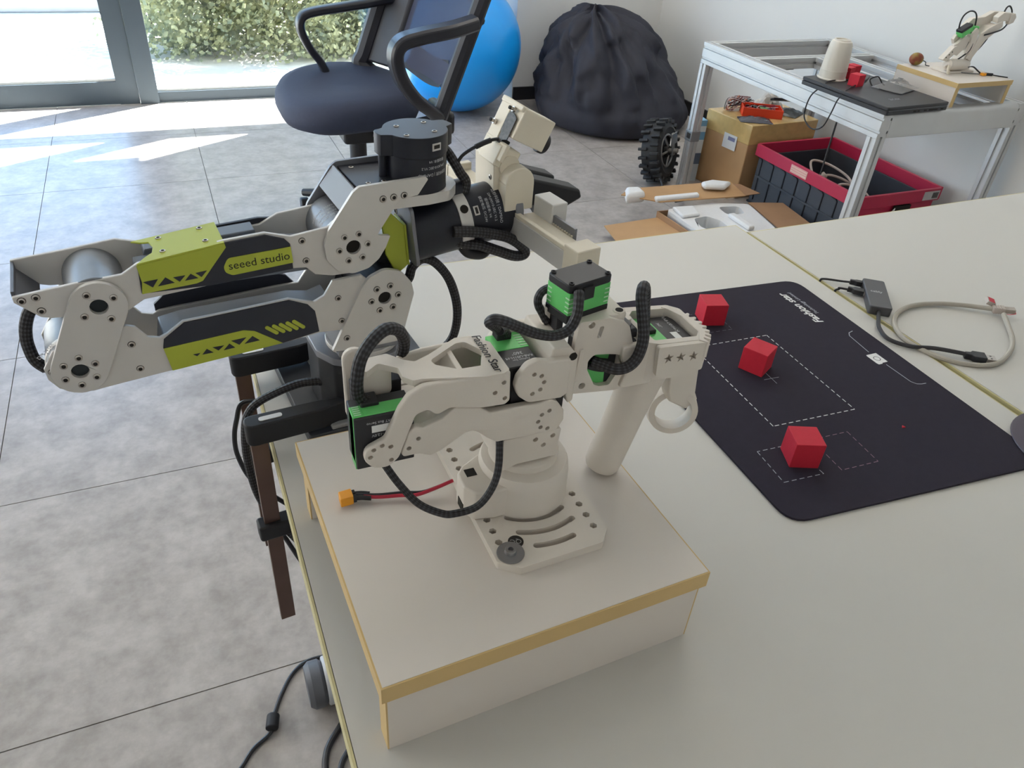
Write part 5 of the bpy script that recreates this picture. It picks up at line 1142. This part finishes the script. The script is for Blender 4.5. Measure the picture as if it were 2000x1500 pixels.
# knobby wheel with hub motor
wl = thing('knobby_wheel', 'black knobby tyre wheel leaning behind the table leg', 'wheel', (1.985, 2.80, .135))
AXW = Vector((.56, -.78, .22)).normalized(); WM = frame((0, 0, 0), AXW, (0, 0, 1))
def wobj(name, b, m, bev=0.0): o = b.obj(name, m, wl, bev); o.matrix_local = WM; return o
TYRE = mat('tyre rubber', (34, 35, 38), .55)
wobj('tyre', MB().lathe([(.072, -.036), (.10, -.046), (.122, -.036), (.128, 0), (.122, .036), (.10, .046), (.072, .036)], d=(1, 0, 0), n=44, cap=False), TYRE)
kb = MB()
for k in range(22):
    for s, off in ((-1, 0), (1, .5)):
        a = 2 * PI * (k + off) / 22; M = Matrix.Rotation(a, 4, 'X')
        kn = MB().box(min(s * .006, s * .046), max(s * .006, s * .046), -.006, .006, .118, .137, M=M).obj('tread_knob', TYRE, wl, .002); kn.matrix_local = WM
wobj('hub', MB().lathe([(.074, -.034), (.074, .026), (.066, .034), (.06, .026), (.03, .03), (.026, .045), (.001, .045)], d=(1, 0, 0), n=40), mat('black hub', (26, 26, 30), .35, .3))
wobj('rim_ring', MB().torus((.034, 0, 0), (1, 0, 0), .068, .0055, 40, 8), mat('grey rim metal', (150, 150, 150), .35, .7))
for k in range(5):
    a = R(20) + 2 * PI * k / 5; wobj('spoke', MB().tube([Vector((.044, .02 * math.cos(a), .02 * math.sin(a))), Vector((.036, .064 * math.cos(a), .064 * math.sin(a)))], .005, 8), MATS['grey rim metal'])
wobj('axle', MB().cyl((.045, 0, 0), (.085, 0, 0), .010, n=16), STEEL)
wobj('axle_bracket', MB().box(.06, .068, -.02, .075, -.012, .012).box(.068, .074, .03, .075, -.03, .03), MATS['grey rim metal'], .002)
cable('motor_lead', [Vector((-.03, -.07, -.07)), Vector((-.05, -.15, -.115)), Vector((-.055, -.19, -.128)), Vector((-.02, -.22, -.126)), Vector((-.02, -.27, -.120)), Vector((-.10, -.32, -.1))], .0055, BLK, wl)
# bean bag
bb = thing('bean_bag', 'large black bean bag slumped in the room corner', 'bean bag', (2.235, 3.66, 0))
BBM = mat('black bean bag cloth', (40, 42, 54), .75, 0, .05, 30, .1, 700)
from mathutils import noise
random.seed(21); rings = []; nb = 160; prof = [(.30, 0), (.385, .012), (.42, .06), (.425, .12), (.41, .19), (.385, .26), (.35, .33), (.30, .40), (.24, .455), (.175, .495), (.11, .52), (.06, .53), (.001, .525)]
pp = spline([(r_, z_, 0) for r_, z_ in prof], 4)
for q in pp:
    h = max(0, min(1, q.y / .53)); ring = []
    for k in range(nb):
        a = 2 * PI * k / nb
        fold = (.020 * math.sin(9 * a + 2.6 * math.sin(3 * a) + 3 * h) + .014 * math.sin(17 * a + 2 * h) + .012 * math.sin(5 * a - 4 * h)) * max(0, h - .22) * 1.5 * min(1, q.x / .10)
        # one deep crease facing the viewer
        for a0, dep, wdt in ((-1.95, .05, .16), (-1.25, .055, .14), (-2.6, .04, .14), (-.6, .035, .18), (-1.6, .03, .10)):
            dd = (a - a0 + PI) % (2 * PI) - PI
            fold -= dep * math.exp(-(dd / wdt) ** 2) * math.exp(-((h - .55) / .28) ** 2)
        nz_ = noise.turbulence(Vector((2.6 * math.cos(a) * (.5 + q.x), 2.6 * math.sin(a) * (.5 + q.x), 3.0 * q.y + 4.2)), 4, True)
        fold += .11 * (nz_ - .55) * min(1, h * 2.2) * min(1, q.x / .12)
        fold += .030 * math.sin(6 * h * PI + 4 * math.sin(a * 2 + 1)) * max(0, h - .15) * min(1, q.x / .12) * math.exp(-((a - 4.6) / .8) ** 2 if a > 0 else 0)
        band = -.012 * math.exp(-((h - .30 - .05 * math.sin(a + 1.2)) / .03) ** 2)
        r_ = max(.001, q.x + fold + band)
        x, y = r_ * math.cos(a) * 1.0 - .10 * h ** 1.5, r_ * math.sin(a) * .98 + .13 * h ** 1.6
        ring.append(Vector((x, y, max(0, q.y + (.022 * math.sin(7 * a + 5 * h) + .012 * math.sin(13 * a)) * max(0, h - .5) * 1.6))))
    rings.append(ring)
MB().loft(rings).obj('bag_body', BBM, bb, smooth=180)
# exercise ball
eb = MB().ball((0, 0, .325), .325, 48, 32).obj('exercise_ball', mat('blue ball vinyl', (14, 160, 252), .32, coat=.2), None); eb.location = (1.455, 3.985, 0)
tag(eb, 'large blue exercise ball behind the office chair', 'ball')

# ================================================================== OFFICE CHAIR
ch = thing('office_chair', 'black mesh back office chair by the window', 'chair', (.585, 2.69, 0))
def CH(x, y, z): return Vector((x - .585, y - 2.69, z))
CHB = mat('dark chair plastic', (36, 37, 46), .5); CHC = mat('dark blue grey seat cloth', (46, 53, 74), .8, 0, .04, 80, .1, 900); CHG = mat('glossy dark arm', (34, 35, 43), .35)
seat = []
for z, k in ((.395, .02), (.39, .45), (.40, .75), (.425, .95), (.455, 1.0), (.482, .985), (.502, .93), (.512, .80), (.508, .45), (.502, .02)):
    ring = []
    for j in range(48):
        a = 2 * PI * j / 48; e = 2.5
        cx, cy = math.copysign(abs(math.cos(a)) ** (2 / e), math.cos(a)), math.copysign(abs(math.sin(a)) ** (2 / e), math.sin(a))
        ring.append(CH(.575 + .235 * k * cx, 2.685 + .29 * k * cy, z + (.012 * cy * cy * k) - .02 * max(0, -cx) * k))
    seat.append(ring)
MB().loft(seat).obj('seat', CHC, ch, smooth=180)
MB().cyl(CH(.60, 2.66, .06), CH(.60, 2.66, .37), .03, n=20).obj('gas_lift', BLK, ch)
MB().box(*[v for a in ((.53 - .585, .72 - .585), (2.55 - 2.69, 2.78 - 2.69), (.34, .395)) for v in a]).obj('mechanism', BLK, ch, .012)
MB().tube([CH(.64, 2.56, .37), CH(.63, 2.44, .372), CH(.625, 2.40, .37)], .012, 10).obj('lever', BLK, ch)
for k in range(5):
    a = R(-80 + 72 * k); tip = CH(.60 + .25 * math.cos(a), 2.66 + .25 * math.sin(a), .075)
    MB().tube([CH(.60, 2.66, .10), CH(.60 + .13 * math.cos(a), 2.66 + .13 * math.sin(a), .095), tip], [.024, .019, .014], 10).obj('base_leg', BLK, ch)
    MB().cyl(tip + Vector((-.014, 0, -.048)), tip + Vector((.014, 0, -.048)), .027, n=18).obj('caster', BLK, ch, .003)
# back: swept frame and mesh panel
def bk_(s, t):     # s 0 near side..1 far side, t 0 bottom..1 top
    y = 2.34 + .56 * s; bow = .055 * math.sin(PI * s)
    return CH(.80 + .20 * t - .12 * s + bow, y, .50 + .52 * t)
near = [bk_(0, t) for t in (-.04, .1, .25, .45, .7, 1.0)]; far = [bk_(1, t) for t in (0.02, .1, .25, .45, .7, 1.0)]
bw = MB().tube(spline([CH(.76, 2.56, .385), CH(.82, 2.44, .44)] + near, 6), .026, 10).obj('back_frame', CHB, ch)
MB().tube(spline([CH(.70, 2.74, .385), CH(.73, 2.84, .46)] + far, 6), .036, 10).obj('back_frame', CHB, ch)
MB().tube(spline([bk_(0, 1.0), bk_(.15, 1.06), bk_(.5, 1.1), bk_(.85, 1.06), bk_(1, 1.0)], 6), .02, 10).obj('back_frame', CHB, ch)
def mesh_mat():
    m = bpy.data.materials.new('chair mesh cloth'); m.use_nodes = True; t = m.node_tree; p = t.nodes['Principled BSDF']; o = t.nodes['Material Output']
    p.inputs['Base Color'].default_value = lin((54, 58, 80)); p.inputs['Roughness'].default_value = .8
    tr = t.nodes.new('ShaderNodeBsdfTransparent'); x = t.nodes.new('ShaderNodeMixShader'); x.inputs[0].default_value = .93
    t.links.new(tr.outputs[0], x.inputs[1]); t.links.new(p.outputs[0], x.inputs[2]); t.links.new(x.outputs[0], o.inputs[0]); return m
MESHM = mesh_mat()
pan = MB(); pan.loft([[bk_(.03 + .94 * s / 12, .10 + .94 * t / 10) for s in range(13)] for t in range(11)], cap=False, closed=False); pan.obj('mesh_panel', MESHM, ch, smooth=180)
sb = MB(); sb.loft([[bk_(.76, t) + Vector((-.012, 0, 0)), bk_(1.04, t) + Vector((-.012, 0, 0)), bk_(1.04, t) + Vector((.022, 0, 0)), bk_(.76, t) + Vector((.022, 0, 0))] for t in (.06, .2, .4, .6, .8, 1.0)]).obj('side_bolster', CHB, ch, .01)
lum = MB(); off = Vector((.03, 0, 0)); lum.loft([[bk_(.16 + .5 * s / 8 , .10 + .16 * t / 3) + Vector((.012 * (1 - abs(t - 1.5)), 0, -.02 * math.sin(PI * s / 8))) for s in range(9)] for t in range(4)], cap=False, closed=False); lum.obj('lumbar_pad', CHB, ch, smooth=180)
for a, b_ in (((.05, .50), (.42, .62)), ((.42, .62), (.60, 1.0)), ((.42, .62), (.25, 1.0)), ((.95, .45), (.55, .58)), ((.42, .62), (.55, .58))):
    MB().tube([bk_(*a) + off, (bk_(*a) + bk_(*b_)) / 2 + off * 1.4, bk_(*b_) + off], .015, 10).obj('back_brace', CHB, ch)
MB().box(*[v for a in ((.84 - .585, .88 - .585), (2.42 - 2.69, 2.62 - 2.69), (.395, .47)) for v in a]).obj('back_bracket', BLK, ch, .015)
def band(name, pts, wd, th):
    P = spline(pts, 8); b = MB(); rings = []
    for i, p in enumerate(P):
        T_ = (P[min(i + 1, len(P) - 1)] - P[max(i - 1, 0)]).normalized(); s = Vector((0, 1, 0)); n = T_.cross(s).normalized()
        rings.append([p + s * a * wd + n * c * th for a, c in ((-1, -.6), (-.7, -1), (.7, -1), (1, -.6), (1, .6), (.7, 1), (-.7, 1), (-1, .6))])
    return b.loft(rings).obj(name, CHG, ch, .003)
band('armrest', [CH(.885, 2.28, .775), CH(.80, 2.25, .762), CH(.70, 2.25, .745), CH(.645, 2.25, .728), CH(.628, 2.25, .69), CH(.645, 2.25, .63), CH(.69, 2.26, .57), CH(.75, 2.30, .52), CH(.80, 2.36, .47), CH(.79, 2.46, .41)], .034, .019)
band('armrest', [CH(.80, 2.86, .742), CH(.70, 2.85, .727), CH(.61, 2.85, .714), CH(.51, 2.85, .70), CH(.472, 2.85, .682), CH(.466, 2.85, .645), CH(.49, 2.85, .588), CH(.53, 2.85, .53), CH(.56, 2.84, .45), CH(.60, 2.80, .40)], .028, .013)

# ================================================================== CABLES ON THE FLOOR
fc = thing('floor_cable', 'thin black cable with a ferrite bead on the floor tiles', 'cable', (-.01, .79, 0))
def F_(x, y, z=.004): return (x + .01, y - .79, z)
cable('cord', [F_(.16, .85), F_(.10, .857), F_(.055, .86), F_(.025, .845), F_(.0, .812), F_(-.016, .782), F_(-.023, .765, .007)], .0036, BLK, fc)
cable('cord', [F_(-.026, .748, .007), F_(-.036, .742), F_(-.06, .728), F_(-.085, .70), F_(-.13, .66), F_(-.2, .62)], .0036, BLK, fc)
MB().lathe([(.005, 0), (.0105, .003), (.0105, .026), (.005, .029)], F_(-.019, .775, .0108), (-.26, -1, 0), 20).obj('ferrite_bead', BLK2, fc, .001)
cable('floor_cable', [(.14, .76, .006), (.10, .735, .006), (.075, .712, .006), (.055, .69, .006), (.045, .668, .006), (.04, .64, .006), (.03, .56, .006)], .0055, BLK, None, 10, label='thick black cable on the floor passing left of the desk caster', cat='cable')
cable('floor_cable', [(.14, .70, .0055), (.10, .685, .0055), (.078, .666, .0055), (.066, .65, .0055), (.055, .62, .0055), (.05, .57, .0055)], .005, BLK, None, 10, label='black cable on the floor nearest the bottom edge under the desk', cat='cable')

# ================================================================== OUTSIDE
def leaf_mat():
    m = bpy.data.materials.new('hedge leaf'); m.use_nodes = True; t = m.node_tree; p = t.nodes['Principled BSDF']; o = t.nodes['Material Output']
    g = t.nodes.new('ShaderNodeObjectInfo'); tc = t.nodes.new('ShaderNodeTexCoord'); n = t.nodes.new('ShaderNodeTexNoise'); n.inputs['Scale'].default_value = 9
    r = t.nodes.new('ShaderNodeValToRGB'); e = r.color_ramp.elements; e[0].position = .35; e[0].color = lin((128, 138, 116)); e[1].position = .65; e[1].color = lin((196, 196, 152))
    t.links.new(tc.outputs['Object'], n.inputs['Vector']); t.links.new(n.outputs['Fac'], r.inputs[0]); t.links.new(r.outputs[0], p.inputs['Base Color'])
    tl = t.nodes.new('ShaderNodeBsdfTranslucent'); t.links.new(r.outputs[0], tl.inputs[0]); x = t.nodes.new('ShaderNodeMixShader'); x.inputs[0].default_value = .45
    t.links.new(p.outputs[0], x.inputs[1]); t.links.new(tl.outputs[0], x.inputs[2]); t.links.new(x.outputs[0], o.inputs[0]); return m
LEAF = leaf_mat(); BARK = mat('grey bark', (120, 108, 96), .9)
random.seed(5); hg = thing('hedge', 'pale leafy hedge outside the glass behind the office chair', 'hedge', (1.3, 5.8, -.02))
for k in range(26):
    x = -1.3 + 2.9 * k / 25; MB().tube([Vector((x, .1 * math.sin(k * 7), 0)), Vector((x + .08 * math.sin(k * 3), .12 * math.sin(k * 5), .5)), Vector((x + .2 * math.sin(k * 4), .2 * math.sin(k), 1.1))], [.010, .008, .005], 6).obj('stem', BARK, hg)
vs, fs = [], []
clumps = [Vector((-1.45 + 3.2 * random.random(), -.62 + 1.0 * random.random(), .02 + 1.35 * random.random() ** 1.2)) for _ in range(560)]
for k in range(90000):
    c = random.choice(clumps); p = c + Vector((random.gauss(0, .075), random.gauss(0, .075), random.gauss(0, .075)))
    if p.z < .01: continue
    dd = Vector((random.gauss(0, 1), random.gauss(0, 1), random.gauss(0, .7))).normalized(); u = dd.orthogonal().normalized(); l = .022 + .026 * random.random(); w_ = l * .38
    i = len(vs); vs += [tuple(p), tuple(p + dd * l * .5 + u * w_), tuple(p + dd * l), tuple(p + dd * l * .5 - u * w_)]; fs.append((i, i + 1, i + 2, i + 3))
b = MB(); b.v, b.f = vs, fs; b.obj('foliage', LEAF, hg, smooth=0, kind='stuff')
kb_ = MB().box(-6, -.15, 6.75, 7.05, -.02, .13).obj('stone_kerb', mat('grey stone kerb', (150, 152, 156), .8, 0, .05, 5), None, .01); tag(kb_, 'low grey stone kerb across the sunny paving outside', 'kerb')
